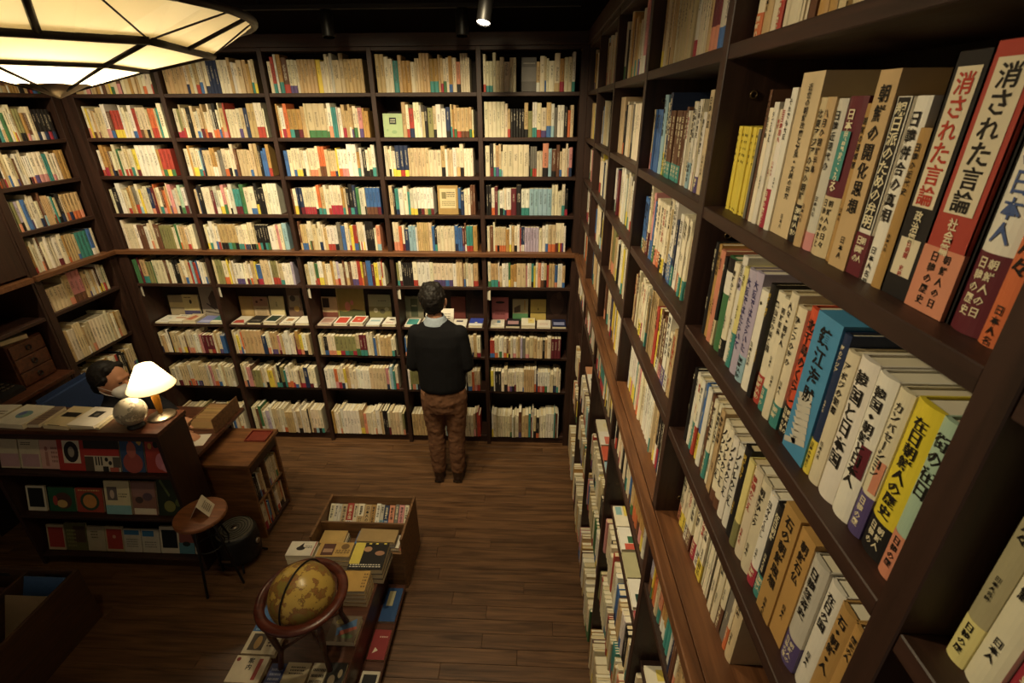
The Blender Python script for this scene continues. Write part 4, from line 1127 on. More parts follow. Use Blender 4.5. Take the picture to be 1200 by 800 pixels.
# ------------------------------------------------------------------ wooden crate bottom left
cl = empty('record_crate', (-2.885, 1.545, 0)); tag(cl, 'dark wooden crate with upright picture books, cut off at lower left', 'crate')
for (n_, x0, x1, y0, y1, z0, z1) in (('side_panel', -0.315, -0.297, -0.345, 0.345, 0, 0.4), ('side_panel', 0.297, 0.315, -0.345, 0.345, 0, 0.4), ('end_panel', -0.2965, 0.2965, 0.327, 0.345, 0, 0.4), ('end_panel', -0.2965, 0.2965, -0.345, -0.327, 0, 0.4), ('divider', 0.01, 0.026, -0.3265, 0.3265, 0.012, 0.39), ('bottom', -0.2965, 0.2965, -0.3265, 0.3265, 0, 0.0118)):
    board(n_, x0, x1, y0, y1, z0, z1, MT['cratedark'], cl)
for x in (-0.15, 0.165):
    board('handle_slot', x - 0.05, x + 0.05, 0.3255, 0.3268, 0.34, 0.365, MT['gap'], cl, bev=0)
cover_book(0.24, 0.3, 0.006, '2f5687', [('e', .4, .35, .36, .26, '6fa3c4'), ('e', .4, .35, .3, .2, 'b9ab84'), ('p', [(.3, .2), (.5, .3), (.55, .5), (.35, .45)], '7a8a70')], (-2.72, 1.70, 0.125), (R(63), 0, 0), 'blue picture book with round pale design leaning in the crate', None)
cover_book(0.24, 0.3, 0.006, '8a7350', [], (-2.72, 1.60, 0.11), (R(66), 0, 0), 'brown picture book leaning behind the blue one in the crate', None)
cover_book(0.22, 0.28, 0.006, '4a2a20', [('l', .1, .6, .9, .9, 4, 'b9a070')], (-3.02, 1.68, 0.09), (R(66), 0, 0), 'dark book with gold pattern leaning in the left part of the crate', None)

# ------------------------------------------------------------------ display table in the middle: crate, low bench, books, big globe
cr_ = empty('book_crate', (-1.05, 2.335, 0)); tag(cr_, 'light brown wooden crate with upright books and a divider, far end of the table', 'crate')
for (n_, x0, x1, y0, y1, z0, z1) in (('side_panel', -0.285, -0.27, -0.185, 0.185, 0, 0.42), ('side_panel', 0.27, 0.285, -0.185, 0.185, 0, 0.42), ('end_panel', -0.2695, 0.2695, 0.17, 0.185, 0, 0.42), ('divider', -0.2695, 0.2695, -0.05, -0.038, 0.012, 0.405), ('end_panel', -0.2695, 0.2695, -0.185, -0.17, 0, 0.3), ('bottom', -0.2695, 0.2695, -0.1695, 0.1695, 0, 0.0118), ('shelf', -0.2695, 0.2695, -0.0375, 0.1695, 0.20, 0.21), ('shelf', -0.2695, 0.2695, -0.1695, -0.0505, 0.27, 0.28)):
    board(n_, x0, x1, y0, y1, z0, z1, MT['crate'], cr_)
CRB = [('ivory', 28), ('white', 24), ('white', 18), ('beige', 34), ('red', 40), ('cream', 26), ('ivory', 38), ('tan', 42), ('ochre', 30), ('white', 26), ('pale grey', 24), ('navy', 30), ('salmon', 34), ('grey', 24), ('pink', 34), ('cream', 26)]
rg = random.Random(8)
x = -0.262; kk = 0.524 / (sum(c[1] for c in CRB) / 1000)
for i, (cn, t) in enumerate(CRB):
    tt = t / 1000 * kk
    h_ = 0.195 + rg.uniform(-0.008, 0.004)
    Mx = Matrix.Translation((-1.05, 2.335, 0)) @ Matrix.Translation((x, -0.036, 0.288)) @ Matrix.Rotation(R(-52), 4, 'X')
    bandx = {4: ('white', 0.45), 6: ('tan', 0.6), 9: ('navy', 0.3), 10: ('sky blue', 0.5), 11: ('blue', 0.5)}.get(i)
    rt = single_book(Mx, 0, 0, 0, tt - 0.001, h_, 0.075, cn, WORDS[i % len(WORDS)], INK if cn not in ('navy', 'grey', 'red') else CREAMC, bandx, dict(flat=1), f'{cn} book leaning back in the table crate, {ORD[i]} from left', rg)
    rt['group'] = 'books leaning in the table crate'
    x += tt
z = 0.2805
for i, (cx_, base, desc) in enumerate(((-0.16, '3a4038', 'dark green book'), (-0.165, 'e0d8c0', 'white book'), (-0.17, 'c9a55a', 'ochre book'))):
    cover_book(0.15, 0.1, 0.022, base, [], (-1.05 + cx_, 2.335 - 0.16, z), (0, 0, R(1)), f'{desc} stacked in the left front part of the crate', 'books stacked in the front of the crate'); z += 0.0225
z = 0.2805
for i, (cx_, base, desc) in enumerate(((0.13, 'b8664a', 'brick red book'), (0.12, 'e4dccb', 'white book'), (0.1, '4a78b0', 'blue book'), (0.11, 'a88a56', 'tan book'))):
    cover_book(0.27 - 0.01 * i, 0.1, 0.022, base, [], (-1.05 + cx_, 2.335 - 0.16, z), (0, 0, R(-1)), f'{desc} stacked in the right front part of the crate', 'books stacked in the front of the crate'); z += 0.0225

tb = empty('low_display_bench', (-1.1, 1.6, 0)); tag(tb, 'low dark wooden bench carrying flat books and the big globe', 'bench')
loc_board(tb, 'top', -1.43, -0.865, 0.95, 2.13, 0.275, 0.30, 'redwood')
loc_board(tb, 'side_panel', -1.41, -1.39, 0.97, 2.12, 0, 0.2745, 'redwood'); loc_board(tb, 'side_panel', -0.90, -0.88, 0.97, 2.12, 0, 0.2745, 'redwood')
loc_board(tb, 'end_panel', -1.3895, -0.9005, 2.10, 2.12, 0, 0.2745, 'redwood')
loc_board(tb, 'step', -0.8795, -0.765, 0.97, 2.12, 0.05, 0.07, 'redwood')
loc_board(tb, 'step_support', -0.8795, -0.8, 0.98, 2.11, 0, 0.0495, 'redwood')
TZ = 0.3005
# three stacks at the far end of the bench
STK = [(-1.345, 2.02, .16, .105, [('d9d2c0', 'lower white book of the left stack', []), ('e4dece', 'second white book of the left stack', []), ('e2dccc', 'white book with small black drawing topping the left stack', [('e', .45, .5, .16, .14, '2a2624'), ('p', [(.35, .6), (.5, .9), (.52, .6)], '2a2624'), ('r', .93, 0, .97, 1, 'b04a3a'), ('l', .6, .5, .85, .7, 2, '6a6058')])]),
       (-1.145, 2.02, .2, .105, [('7a6a48', 'lower brown book of the middle stack', []), ('b8a070', 'second tan book of the middle stack', []), ('c29a4c', 'gold book with brown picture topping the middle stack', [('r', .12, .1, .48, .9, '5a342c'), ('r', .16, .3, .44, .55, 'b08a70'), ('e', .78, .7, .12, .2, '7a5a30'), ('l', .55, .2, .95, .5, 3, '5a4428')])]),
       (-0.93, 1.94, .2, .19, [('2a2826', 'lower black magazine of the right stack', []), ('5a5248', 'grey magazine of the right stack', []), ('1e1b1c', 'black and yellow magazine topping the right stack', [('r', 0, 0.2, .3, 1, 'd9c43a'), ('e', .42, .75, .12, .1, 'b98a62'), ('e', .8, .6, .14, .09, 'a8785a'), ('r', .12, .93, .2, .99, 'd9c43a'), ('r', .4, .93, .48, .99, 'd9c43a'), ('r', .6, .93, .68, .99, 'd9c43a'), ('r', .85, .93, .93, .99, 'd9c43a'), ('l', .05, .06, .95, .2, 2, 'd8d2c4')])])]
for (cx_, cy_, w, l, L) in STK:
    z = TZ
    for k, (base, desc, art) in enumerate(L):
        cover_book(w, l, 0.036, base, art, (cx_, cy_, z), (0, 0, R((k - 1) * 1.5)), f'{desc} on the bench', 'stacked books on the bench', spine='cfc4a6'); z += 0.0365
z = TZ
for k in range(4):
    cover_book(0.15, 0.13, 0.03, 'b98f3c' if k == 3 else '9a7636', [('l', .8, .15, .95, .9, 5, '6a4a20')] if k == 3 else [], (-0.955, 1.79, z), (0, 0, R(-1 + k)), 'ochre boxed volume topping the low stack beside the globe' if k == 3 else f'ochre boxed volume beside the globe, {ORD[k]} from the bottom of its stack', 'ochre boxed volumes beside the globe'); z += 0.0305
BK = [(-1.36, 1.87, .14, .13, .03, 'd9d2c2', [], 'blank white book beside the globe'), (-1.36, 1.60, .13, .19, .02, '2f6aa8', [('l', .1, .1, .9, .3, 2, '7fb0d8')], 'blue book partly under the globe ring'),
      (-1.335, 1.495, .17, .115, .03, 'cfc3a4', [('r', .12, .15, .55, .9, '4a3c2c'), ('e', .35, .5, .1, .3, 'a8803a'), ('l', .65, .3, .95, .7, 3, '4a4038')], 'cream book with dark photograph'), (-1.345, 1.36, .165, .125, .03, 'd8ccb0', [('r', .72, .1, .84, .9, 'a83028'), ('g', '案内', .5, .93, .028, '201c1a'), ('e', .1, .85, .06, .08, '8a2a24')], 'cream book with red strip and black characters'),
      (-1.36, 1.20, .165, .14, .03, '1d2c48', [('r', .1, .0, .9, .7, 'b08a5a'), ('l', .5, .75, .95, .9, 1, 'c8c0a8')], 'navy book with tan picture'),
      (-1.205, 1.27, .075, .19, .02, '3a4a86', [('l', .15, .1, .85, .9, 7, 'a8b0d0')], 'narrow blue book with white type'), (-1.105, 1.27, .115, .195, .025, 'c6b894', [('l', .2, .7, .8, .92, 3, '3a322a')], 'beige book with small black type'), (-1.0, 1.27, .075, .2, .02, 'cfc4a6', [('l', .1, .1, .9, .9, 6, '3a322a')], 'narrow cream book with columns of type'), (-0.915, 1.27, .085, .205, .02, '1c1a1a', [('e', .35, .6, .2, .12, '9a8a70'), ('e', .75, .75, .12, .1, 'b0a080'), ('e', .3, .2, .12, .08, '6a6050'), ('e', .7, .3, .15, .1, '8a7a60')], 'black book with pale heads on cover'),
      (-0.95, 1.57, .15, .14, .035, '6a5a48', [('p', [(.3, .2), (.9, .6), (.85, .9), (.25, .5)], '3f6a98'), ('p', [(.4, .2), (.95, .5), (.9, .6), (.4, .4)], 'a8503a'), ('e', .3, .75, .15, .1, '9a8a4a'), ('e', .7, .2, .2, .08, '5f7a50')], 'book with colourful swirling cover'),]
for (cx_, cy_, w, l, t, base, art, desc) in BK:
    cover_book(w, l, t, base, art, (cx_, cy_, TZ), (0, 0, 0), f'{desc}, lying on the bench', 'books lying on the bench', spine='b8a98a')
LOW = [(-0.818, 1.86, .095, .22, '1f4a80', [('r', .2, .45, .6, .9, 'b0a67c')], 'blue book with pale panel'), (-0.818, 1.64, .095, .17, '8f2026', [('p', [(.2, .2), (.5, .3), (.3, .4)], 'd8c8b0'), ('l', .4, .7, .9, .8, 1, 'd8b0a0')], 'red book with small white marks'), (-0.818, 1.44, .095, .14, 'cfc6b0', [('r', .12, .12, .88, .88, '1c1a1a')], 'white-bordered black book')]
for (cx_, cy_, w, l, base, art, desc) in LOW:
    cover_book(w, l, .015, base, art, (cx_, cy_, 0.0705), (0, 0, 0), f'{desc} lying on the low step beside the bench', 'books on the low step')

gl = empty('floor_globe', (-1.07, 1.56, TZ)); tag(gl, 'large antique-style globe in a red-brown wooden ring stand', 'globe')
GC = 0.385
b = MB()
prof = [(0.165, -0.012), (0.205, -0.012), (0.21, 0.0), (0.205, 0.012), (0.165, 0.012), (0.165, -0.012)]
b.lathe([(r, GC + z_) for r, z_ in prof], 56, cap=False); b.build('horizon_ring', wood('ring_wood', hx('3f1a12'), hx('5f2b1d'), rough=0.3, axis='X', scale=5, stretch=6), gl)
b = MB(); n = 24; b.lathe([(0.15 * math.sin(math.pi * max(0.01, min(0.99, i / n))), -0.15 * math.cos(math.pi * i / n)) for i in range(n + 1)], 48)
b.build('ball', globe_mat('antique_globe', hx('b99a4c'), hx('8f5a34'), hx('8a7a3c'), 11.0), gl, (0, 0, GC), (R(20), R(20), 0))
b = MB(); b.torus(0.158, 0.004, (0, 0, GC), n=64, m=6, axis='X'); b.build('meridian', MT['black'], gl, None, (0, 0, R(-12)))
for k in range(4):
    a_ = R(45 + 90 * k)
    b = MB(); ca, sa = math.cos(a_), math.sin(a_)
    b.tube([(0.185 * ca, 0.185 * sa, GC - 0.0125), (0.17 * ca, 0.17 * sa, 0.25), (0.15 * ca, 0.15 * sa, 0.12), (0.175 * ca, 0.175 * sa, 0.0)], [0.012, 0.016, 0.012, 0.014], 10); b.build('leg', MT['redwood'], gl)
for k in range(2):
    a_ = R(45 + 90 * k); ca, sa = math.cos(a_), math.sin(a_)
    b = MB(); b.tube([(-0.152 * ca, -0.152 * sa, 0.13), (0.152 * ca, 0.152 * sa, 0.13)], 0.007, 8); b.build('stretcher', MT['redwood'], gl)

# ------------------------------------------------------------------ pendant lamp
pl = empty('pendant_lamp', (-1.12, 1.25, 2.80), (0, 0, R(-18))); tag(pl, 'large lit paper pendant lamp with dark metal ribs, hanging top left', 'lamp')
m, nt, bs = new_mat('lantern_paper')
tr = N(nt, 'ShaderNodeBsdfTranslucent'); di = N(nt, 'ShaderNodeBsdfDiffuse')
tcx = N(nt, 'ShaderNodeTexCoord'); nz = N(nt, 'ShaderNodeTexNoise'); nz.inputs['Scale'].default_value = 8
nt.links.new(tcx.outputs['Object'], nz.inputs['Vector'])
rp = N(nt, 'ShaderNodeValToRGB'); rp.color_ramp.elements[0].color = (0.86, 0.73, 0.47, 1); rp.color_ramp.elements[1].color = (0.93, 0.84, 0.62, 1)
nt.links.new(nz.outputs[0], rp.inputs[0]); nt.links.new(rp.outputs[0], tr.inputs[0]); nt.links.new(rp.outputs[0], di.inputs[0])
mx = N(nt, 'ShaderNodeMixShader'); mx.inputs[0].default_value = 0.35
nt.links.new(tr.outputs[0], mx.inputs[1]); nt.links.new(di.outputs[0], mx.inputs[2]); nt.links.new(mx.outputs[0], nt.nodes['Material Output'].inputs[0])
MT['lantern'] = m
rC, zC, rB, zB, rA, zA = 0.19, 0.057, 0.345, 0.097, 0.45, 0.165
def hexpt(r, a):       # point of a hexagon outline with corners at 30 + 60k degrees, one flat side towards the room
    a = a % (2 * math.pi)
    s_ = math.floor(a / (math.pi / 3))
    return r * math.cos(math.pi / 6) / math.cos(a - (s_ + 0.5) * math.pi / 3)
NS = 36
def ringpts(r, z, hexa):
    return [((hexpt(r, 2 * math.pi * k / NS) if hexa else r) * math.cos(2 * math.pi * k / NS), (hexpt(r, 2 * math.pi * k / NS) if hexa else r) * math.sin(2 * math.pi * k / NS), z) for k in range(NS)]
def loft(name, ra, rb, k0, k1):
    b_ = MB()
    for k in range(k0, k1):
        b_.face([ra[k % NS], rb[k % NS], rb[(k + 1) % NS], ra[(k + 1) % NS]])
    return b_.build(name, MT['lantern'], pl)
tip = [(0.012 * math.cos(2 * math.pi * k / NS), 0.012 * math.sin(2 * math.pi * k / NS), 0.004) for k in range(NS)]
PCr, PBr, PAr = ringpts(rC, zC, True), ringpts(rB, zB, True), ringpts(rA, zA, False)
PTr = ringpts(0.08, 0.29, False)
for k in range(6):
    loft('lower_panel', tip, PCr, k * 6, k * 6 + 6)
    loft('middle_panel', PCr, PBr, k * 6, k * 6 + 6)
    loft('upper_panel', PBr, PAr, k * 6 + 3, k * 6 + 9)
    loft('top_panel', PAr, PTr, k * 6, k * 6 + 6)
MT['rib'] = plain('lamp_rib_metal', hx('2b2119'), 0.5, metal=0.4)
def bar(name, pts, r=0.006):
    b_ = MB(); b_.tube(pts, r, 6); return b_.build(name, MT['rib'], pl)
bar('ring', PCr + [PCr[0]], 0.007); bar('ring', PBr + [PBr[0]], 0.010); bar('ring', PAr + [PAr[0]], 0.010)
for k in range(6):
    i = k * 6
    bar('rib', [PCr[i], PBr[i]], 0.006)
    bar('rib', [tip[i], PCr[i]], 0.004)
    bar('rib', [PBr[(i + 3) % NS], PAr[(i + 3) % NS]], 0.007)
    bar('seam', [PBr[i], PAr[(i - 2) % NS]], 0.002); bar('seam', [PBr[i], PAr[(i + 2) % NS]], 0.002)
b = MB(); b.lathe([(0.001, -0.008), (0.062, 0.020), (0.066, 0.0235)], 24); b.build('finial', MT['steel'], pl)
b = MB(); b.tube([(0, 0, 0.289), (0, 0, 0.655)], 0.008, 10); b.build('rod', MT['rib'], pl)
b = MB(); b.lathe([(0.05, 0.63), (0.06, 0.659)], 24); b.build('ceiling_rose', MT['rib'], pl)
lamp('POINT', 'pendant_bulb', (-1.12, 1.25, 2.80 + 0.085), 11.0, (1.0, 0.86, 0.60), size=0.05)

# ------------------------------------------------------------------ ceiling track and spotlights
trk = empty('ceiling_track', (-1.4, 3.33, 3.30)); tag(trk, 'thin black ceiling track above the back bookcase', 'track')
board('rail', -1.8, 1.65, -0.017, 0.017, -0.012, 0.012, MT['black'], trk)
for x in (-1.5, -0.2, 1.3): board('hanger', x - 0.008, x + 0.008, -0.008, 0.008, 0.0122, 0.1595, MT['black'], trk)
trk2 = empty('ceiling_track', (-1.4, 2.86, 3.44)); tag(trk2, 'black ceiling track carrying the lit spotlight', 'track')
board('rail', -1.8, 1.65, -0.017, 0.017, -0.012, 0.0195, MT['black'], trk2)
def spotlight(loc, target, label, lit, adapter):
    root = empty('spotlight', loc); tag(root, label, 'spotlight', 'ceiling spotlights')
    d_ = (Vector(target) - Vector(loc)).normalized()
    q = (-d_).to_track_quat('Z', 'Y').to_euler()      # local +z points back from the beam
    b_ = MB(); b_.lathe([(0.034, 0.0), (0.036, 0.004), (0.036, 0.12), (0.03, 0.14), (0.012, 0.15)], 24, cap=False); b_.build('housing', MT['black'], root, None, q)
    b_ = MB(); b_.lathe([(0.0325, 0.006), (0.001, 0.007)], 24)
    b_.build('lens', plain('lit_lens', (1, 0.9, 0.75), 0.3, emit=((1, 0.86, 0.66), 25.0)) if lit else plain('dark_lens', hx('3a352e'), 0.15), root, None, q)
    b_ = MB(); c_ = -d_ * 0.08
    b_.tube([tuple(c_), (c_.x, c_.y, c_.z + 0.06), (0, 0, adapter - 0.02), (0, 0, adapter)], 0.008, 8); b_.build('bracket', MT['black'], root)
    return root
spotlight((-0.262, 2.86, 3.15), (-0.45, 2.45, 1.8), 'lit black spotlight shining down from the ceiling', True, 0.277)
spotlight((-1.215, 3.33, 3.15), (-1.1, 3.0, 1.0), 'dark unlit spotlight on the track, left one', False, 0.137)
spotlight((-0.43, 3.33, 3.15), (-0.4, 3.0, 1.0), 'dark unlit spotlight on the track, beside the lit one', False, 0.137)

# ------------------------------------------------------------------ people
def capsule(bm, p0, p1, r0, r1, seg=14):
    p0, p1 = Vector(p0), Vector(p1)
    d = p1 - p0
    for p, r in ((p0, r0), (p1, r1)):
        bmesh.ops.create_uvsphere(bm, u_segments=seg, v_segments=8, radius=r, matrix=Matrix.Translation(p))
    if d.length > 1e-5:
        M_ = Matrix.Translation((p0 + p1) / 2) @ d.to_track_quat('Z', 'Y').to_matrix().to_4x4()
        bmesh.ops.create_cone(bm, cap_ends=True, segments=seg, radius1=r0, radius2=r1, depth=d.length, matrix=M_)

def chain(bm, pts):
    for (a, b_) in zip(pts[:-1], pts[1:]):
        capsule(bm, a[:3], b_[:3], a[3], b_[3])

def ell(bm, c, r, rot=None):
    M_ = Matrix.Translation(c) @ (rot or Matrix.Identity(4)) @ Matrix.Diagonal((r[0], r[1], r[2], 1))
    bmesh.ops.create_uvsphere(bm, u_segments=24, v_segments=16, radius=1.0, matrix=M_)

def stack(bm, rings, n=24):
    """closed loft through horizontal ellipses (cx, cy, z, rx, ry)"""
    V = []
    for (cx, cy, z, rx, ry) in rings:
        V.append([bm.verts.new((cx + rx * math.cos(2 * math.pi * k / n), cy + ry * math.sin(2 * math.pi * k / n), z)) for k in range(n)])
    for A, B in zip(V[:-1], V[1:]):
        for k in range(n):
            bm.faces.new((A[k], A[(k + 1) % n], B[(k + 1) % n], B[k]))
    bm.faces.new(V[0][::-1]); bm.faces.new(V[-1])

def blob(name, bm, mat, parent, voxel=0.008, smooth=5, displace=None):
    me = bpy.data.meshes.new(name); bm.to_mesh(me); bm.free()
    o = bpy.data.objects.new(name, me); col.objects.link(o)
    md = o.modifiers.new('r', 'REMESH'); md.mode = 'VOXEL'; md.voxel_size = voxel
    sm = o.modifiers.new('s', 'SMOOTH'); sm.iterations = smooth; sm.factor = 0.5
    if displace:
        tx = bpy.data.textures.new(name + '_folds', 'CLOUDS'); tx.noise_scale = displace[1]
        dm = o.modifiers.new('d', 'DISPLACE'); dm.texture = tx; dm.strength = displace[0]; dm.mid_level = 0.5; dm.texture_coords = 'GLOBAL'
    dg = bpy.context.evaluated_depsgraph_get()
    m2 = bpy.data.meshes.new_from_object(o.evaluated_get(dg))
    bpy.data.objects.remove(o); bpy.data.meshes.remove(me)
    m2.materials.clear(); m2.materials.append(mat)
    m2.polygons.foreach_set('use_smooth', [True] * len(m2.polygons))
    m2.name = name
    return link(bpy.data.objects.new(name, m2), parent)

def hand(bm, wrist, direction, palm_n, curl=0.5, scale=1.0, thumb_side=1):
    d = Vector(direction).normalized(); n = Vector(palm_n); n = (n - d * n.dot(d)).normalized(); s_ = d.cross(n) * thumb_side
    w = Vector(wrist)
    for q in (-0.024, -0.008, 0.008, 0.024):
        capsule(bm, w + d * 0.01 * scale + s_ * q * 0.7 * scale, w + d * 0.075 * scale + s_ * q * scale, 0.012 * scale, 0.011 * scale, 10)
    for q, L in ((-0.027, 0.058), (-0.009, 0.072), (0.009, 0.078), (0.027, 0.07)):
        p = w + d * 0.078 * scale + s_ * q * scale
        ang = 0.0; dirv = d
        for k, f in enumerate((0.45, 0.32, 0.23)):
            ang += curl * (0.6 if k == 0 else 0.8)
            dirv = d * math.cos(ang) + n * math.sin(ang)
            p2 = p + dirv * L * f * scale
            capsule(bm, p, p2, (0.0088 - 0.0008 * k) * scale, (0.008 - 0.0008 * k) * scale, 10)
            p = p2
    p = w + d * 0.02 * scale + s_ * 0.028 * scale
    p1 = p + (d * 0.6 + s_ * 0.8 + n * 0.2).normalized() * 0.035 * scale
    p2 = p1 + (d * 0.85 + s_ * 0.35 + n * 0.35).normalized() * 0.03 * scale
    capsule(bm, p, p1, 0.012 * scale, 0.010 * scale, 10); capsule(bm, p1, p2, 0.0098 * scale, 0.008 * scale, 10)

MT['skin'] = plain('skin', hx('c08a6a'), 0.5, noise=0.05)
MT['hair'] = plain('black_hair', hx('1a1512'), 0.6, noise=0.5, scale=160, spec=0.3)
MT['knit'] = plain('black_knit', hx('131214'), 0.9, noise=0.3, scale=220, spec=0.2)
MT['collar'] = plain('grey_blue_shirt', hx('8f9aa6'), 0.8, noise=0.08, scale=60)
MT['corduroy'] = plain('brown_cotton', hx('6f4d37'), 0.85, noise=0.18, scale=18, spec=0.2)
MT['leather'] = plain('brown_leather', hx('2b1b12'), 0.3, noise=0.25, scale=40)
MT['mask'] = plain('white_mask', hx('d9d6d2'), 0.85, noise=0.05)

# --- the reader, standing with the back to the room
px, py = -0.665, 3.2
rd = empty('person', (0, 0, 0)); tag(rd, 'person in black sweater and brown trousers reading a book, back turned', 'person')
rd.location = (px, py, 0)
HX, HY, HZ = 0.0 - 0.035, 0.045, 1.555      # head centre, bowed a little forward
armL = [(-0.165, 0.0, 1.315, 0.05), (-0.205, 0.0, 1.06, 0.043), (-0.13, 0.2, 1.13, 0.032)]
armR = [(0.145, 0.0, 1.315, 0.05), (0.188, 0.0, 1.06, 0.043), (0.10, 0.2, 1.14, 0.032)]
bm = bmesh.new()
stack(bm, [(0, 0, 0.80, .15, .10), (0, 0, 0.95, .155, .10), (0, 0.0, 1.08, .14, .09), (-.01, .0, 1.25, .155, .09), (-.01, .0, 1.33, .14, .07), (-.015, .01, 1.375, .06, .05)])
chain(bm, [(-0.02, 0.0, 1.36, 0.055), (-0.03, 0.03, 1.48, 0.05)])
ell(bm, (HX, HY, HZ), (0.076, 0.096, 0.118), Matrix.Rotation(R(-14), 4, 'X'))
capsule(bm, (HX, HY + 0.07, HZ - 0.075), (HX, HY + 0.045, HZ - 0.06), 0.035, 0.05)      # jaw
capsule(bm, (HX, HY + 0.096, HZ - 0.005), (HX, HY + 0.108, HZ - 0.03), 0.011, 0.015)      # nose
for s_ in (-1, 1):
    ell(bm, (HX + s_ * 0.086, HY + 0.005, HZ - 0.02), (0.012, 0.02, 0.032))                  # ears
    chain(bm, [(s_ * 0.085, 0, 0.86, 0.085), (s_ * 0.082, 0.0, 0.48, 0.056), (s_ * 0.078, -0.01, 0.30, 0.05), (s_ * 0.076, -0.01, 0.08, 0.038)])
    chain(bm, [(s_ * 0.076, -0.02, 0.05, 0.036), (s_ * 0.088, 0.12, 0.035, 0.028)])
chain(bm, armL); chain(bm, armR)
hand(bm, (-0.118, 0.215, 1.14), (0.35, 0.45, 0.75), (0.9, 0.1, -0.3), 0.55, 1.0, -1)
hand(bm, (0.088, 0.215, 1.15), (-0.2, 0.45, 0.8), (-0.9, 0.1, -0.3), 0.55, 1.0, 1)
blob('body', bm, MT['skin'], rd, 0.006, 4)
bm = bmesh.new()
ell(bm, (HX, HY - 0.022, HZ + 0.022), (0.088, 0.1, 0.112), Matrix.Rotation(R(-14), 4, 'X'))
ell(bm, (HX, HY - 0.05, HZ - 0.03), (0.07, 0.055, 0.055))
ell(bm, (HX + 0.004, HY - 0.02, HZ + 0.085), (0.07, 0.075, 0.05))
for k in range(9):
    a_ = R(-80 + 20 * k)
    chain(bm, [(HX + 0.05 * math.sin(a_), HY - 0.03, HZ + 0.125, 0.012), (HX + 0.086 * math.sin(a_), HY - 0.085 * math.cos(a_) - 0.02, HZ + 0.04, 0.014), (HX + 0.064 * math.sin(a_), HY - 0.075 * math.cos(a_) - 0.015, HZ - 0.05, 0.012), (HX + 0.05 * math.sin(a_), HY - 0.06 * math.cos(a_) - 0.01, HZ - 0.085, 0.007)])
blob('hair', bm, MT['hair'], rd, 0.005, 2, (0.012, 0.018))
bm = bmesh.new()
stack(bm, [(0, .0, .868, .172, .12), (0, .0, .90, .178, .126), (0, 0, 1.0, .18, .122), (0, 0, 1.12, .184, .12), (-.005, 0, 1.25, .19, .118), (-.01, 0, 1.32, .19, .105), (-.012, 0, 1.365, .15, .088), (-.015, .004, 1.395, .105, .078), (-.018, .01, 1.415, .082, .07)])
for A in (armL, armR):
    P = [(q[0], q[1], q[2], q[3] + 0.013) for q in A]
    P[-1] = (P[-1][0] * 0.97 + P[-2][0] * 0.03, P[-1][1] - 0.005, P[-1][2] - 0.002, 0.04)
    chain(bm, P)
blob('sweater', bm, MT['knit'], rd, 0.007, 5, (0.006, 0.09))
bm = bmesh.new()
b = MB(); b.lathe([(0.092, 1.395), (0.084, 1.412), (0.070, 1.43), (0.063, 1.45), (0.058, 1.448), (0.063, 1.425), (0.076, 1.395)], 28, center=(-0.02, 0.012, 0), cap=False)
bm.free(); b.build('shirt_collar', MT['collar'], rd)
bm = bmesh.new()
stack(bm, [(0, 0.005, .68, .15, .115), (0, 0.0, .78, .168, .122), (0, 0, .86, .162, .114), (0, 0, .90, .155, .11)])
for s_ in (-1, 1):
    chain(bm, [(s_ * 0.083, 0.005, 0.80, 0.098), (s_ * 0.082, 0.01, 0.62, 0.088), (s_ * 0.080, 0.005, 0.46, 0.072), (s_ * 0.078, -0.005, 0.26, 0.066), (s_ * 0.077, -0.012, 0.115, 0.056)])
blob('trousers', bm, MT['corduroy'], rd, 0.007, 4, (0.014, 0.045))
for s_ in (-1, 1):
    bm = bmesh.new()
    chain(bm, [(s_ * 0.077, -0.045, 0.036, 0.035), (s_ * 0.08, 0.03, 0.036, 0.037), (s_ * 0.09, 0.14, 0.034, 0.033)])
    chain(bm, [(s_ * 0.077, -0.03, 0.05, 0.04), (s_ * 0.077, -0.025, 0.09, 0.042)])
    bmesh.ops.create_cube(bm, size=1.0, matrix=Matrix.Translation((s_ * 0.083, 0.05, 0.011)) @ Matrix.Rotation(R(-s_ * 4), 4, 'Z') @ Matrix.Diagonal((0.075, 0.23, 0.02, 1)))
    sh = blob('shoe', bm, MT['leather'], rd, 0.005, 2)
ob = cover_book(0.115, 0.17, 0.012, 'e6e0d2', [('l', .2, .2, .8, .8, 6, '6a6258')], (px + 0.0, py + 0.27, 1.215), (R(62), 0, 0), 'open pale book held in the hands of the standing reader', None)
wp = MB(); wp.M = Matrix.Identity(4); wp.box(-0.11, -0.002, 0, 0.17, 0, 0.007, PAGE[1])
wp.build('left_leaf', MT['paper'], ob, (-0.06, 0, 0.006), (0, R(-18), 0))

# --- the clerk, seated behind the counter, looking down to the right
cx, cy = -2.785, 2.755
ck = empty('person', (cx, cy, 0)); tag(ck, 'seated person with white face mask and dark clothes behind the counter', 'person')
HX, HY, HZ = 0.0, -0.02, 1.15
bm = bmesh.new()
stack(bm, [(-.06, 0, .46, .13, .17), (-.06, 0, .62, .105, .15), (-.045, 0, .80, .105, .16), (-.03, 0, .91, .095, .17), (-.02, 0, .97, .07, .12), (-.012, 0, 1.01, .055, .07)])
chain(bm, [(-.015, -.005, 1.02, .056), (-.005, -.015, 1.08, .052)])
hr = Matrix.Rotation(R(16), 4, 'Y')
ell(bm, (HX, HY, HZ), (0.102, 0.080, 0.125), hr)
capsule(bm, (HX + 0.055, HY, HZ - 0.085), (HX + 0.035, HY, HZ - 0.06), 0.034, 0.052)
capsule(bm, (HX + 0.105, HY, HZ - 0.012), (HX + 0.108, HY, HZ - 0.04), 0.010, 0.015)
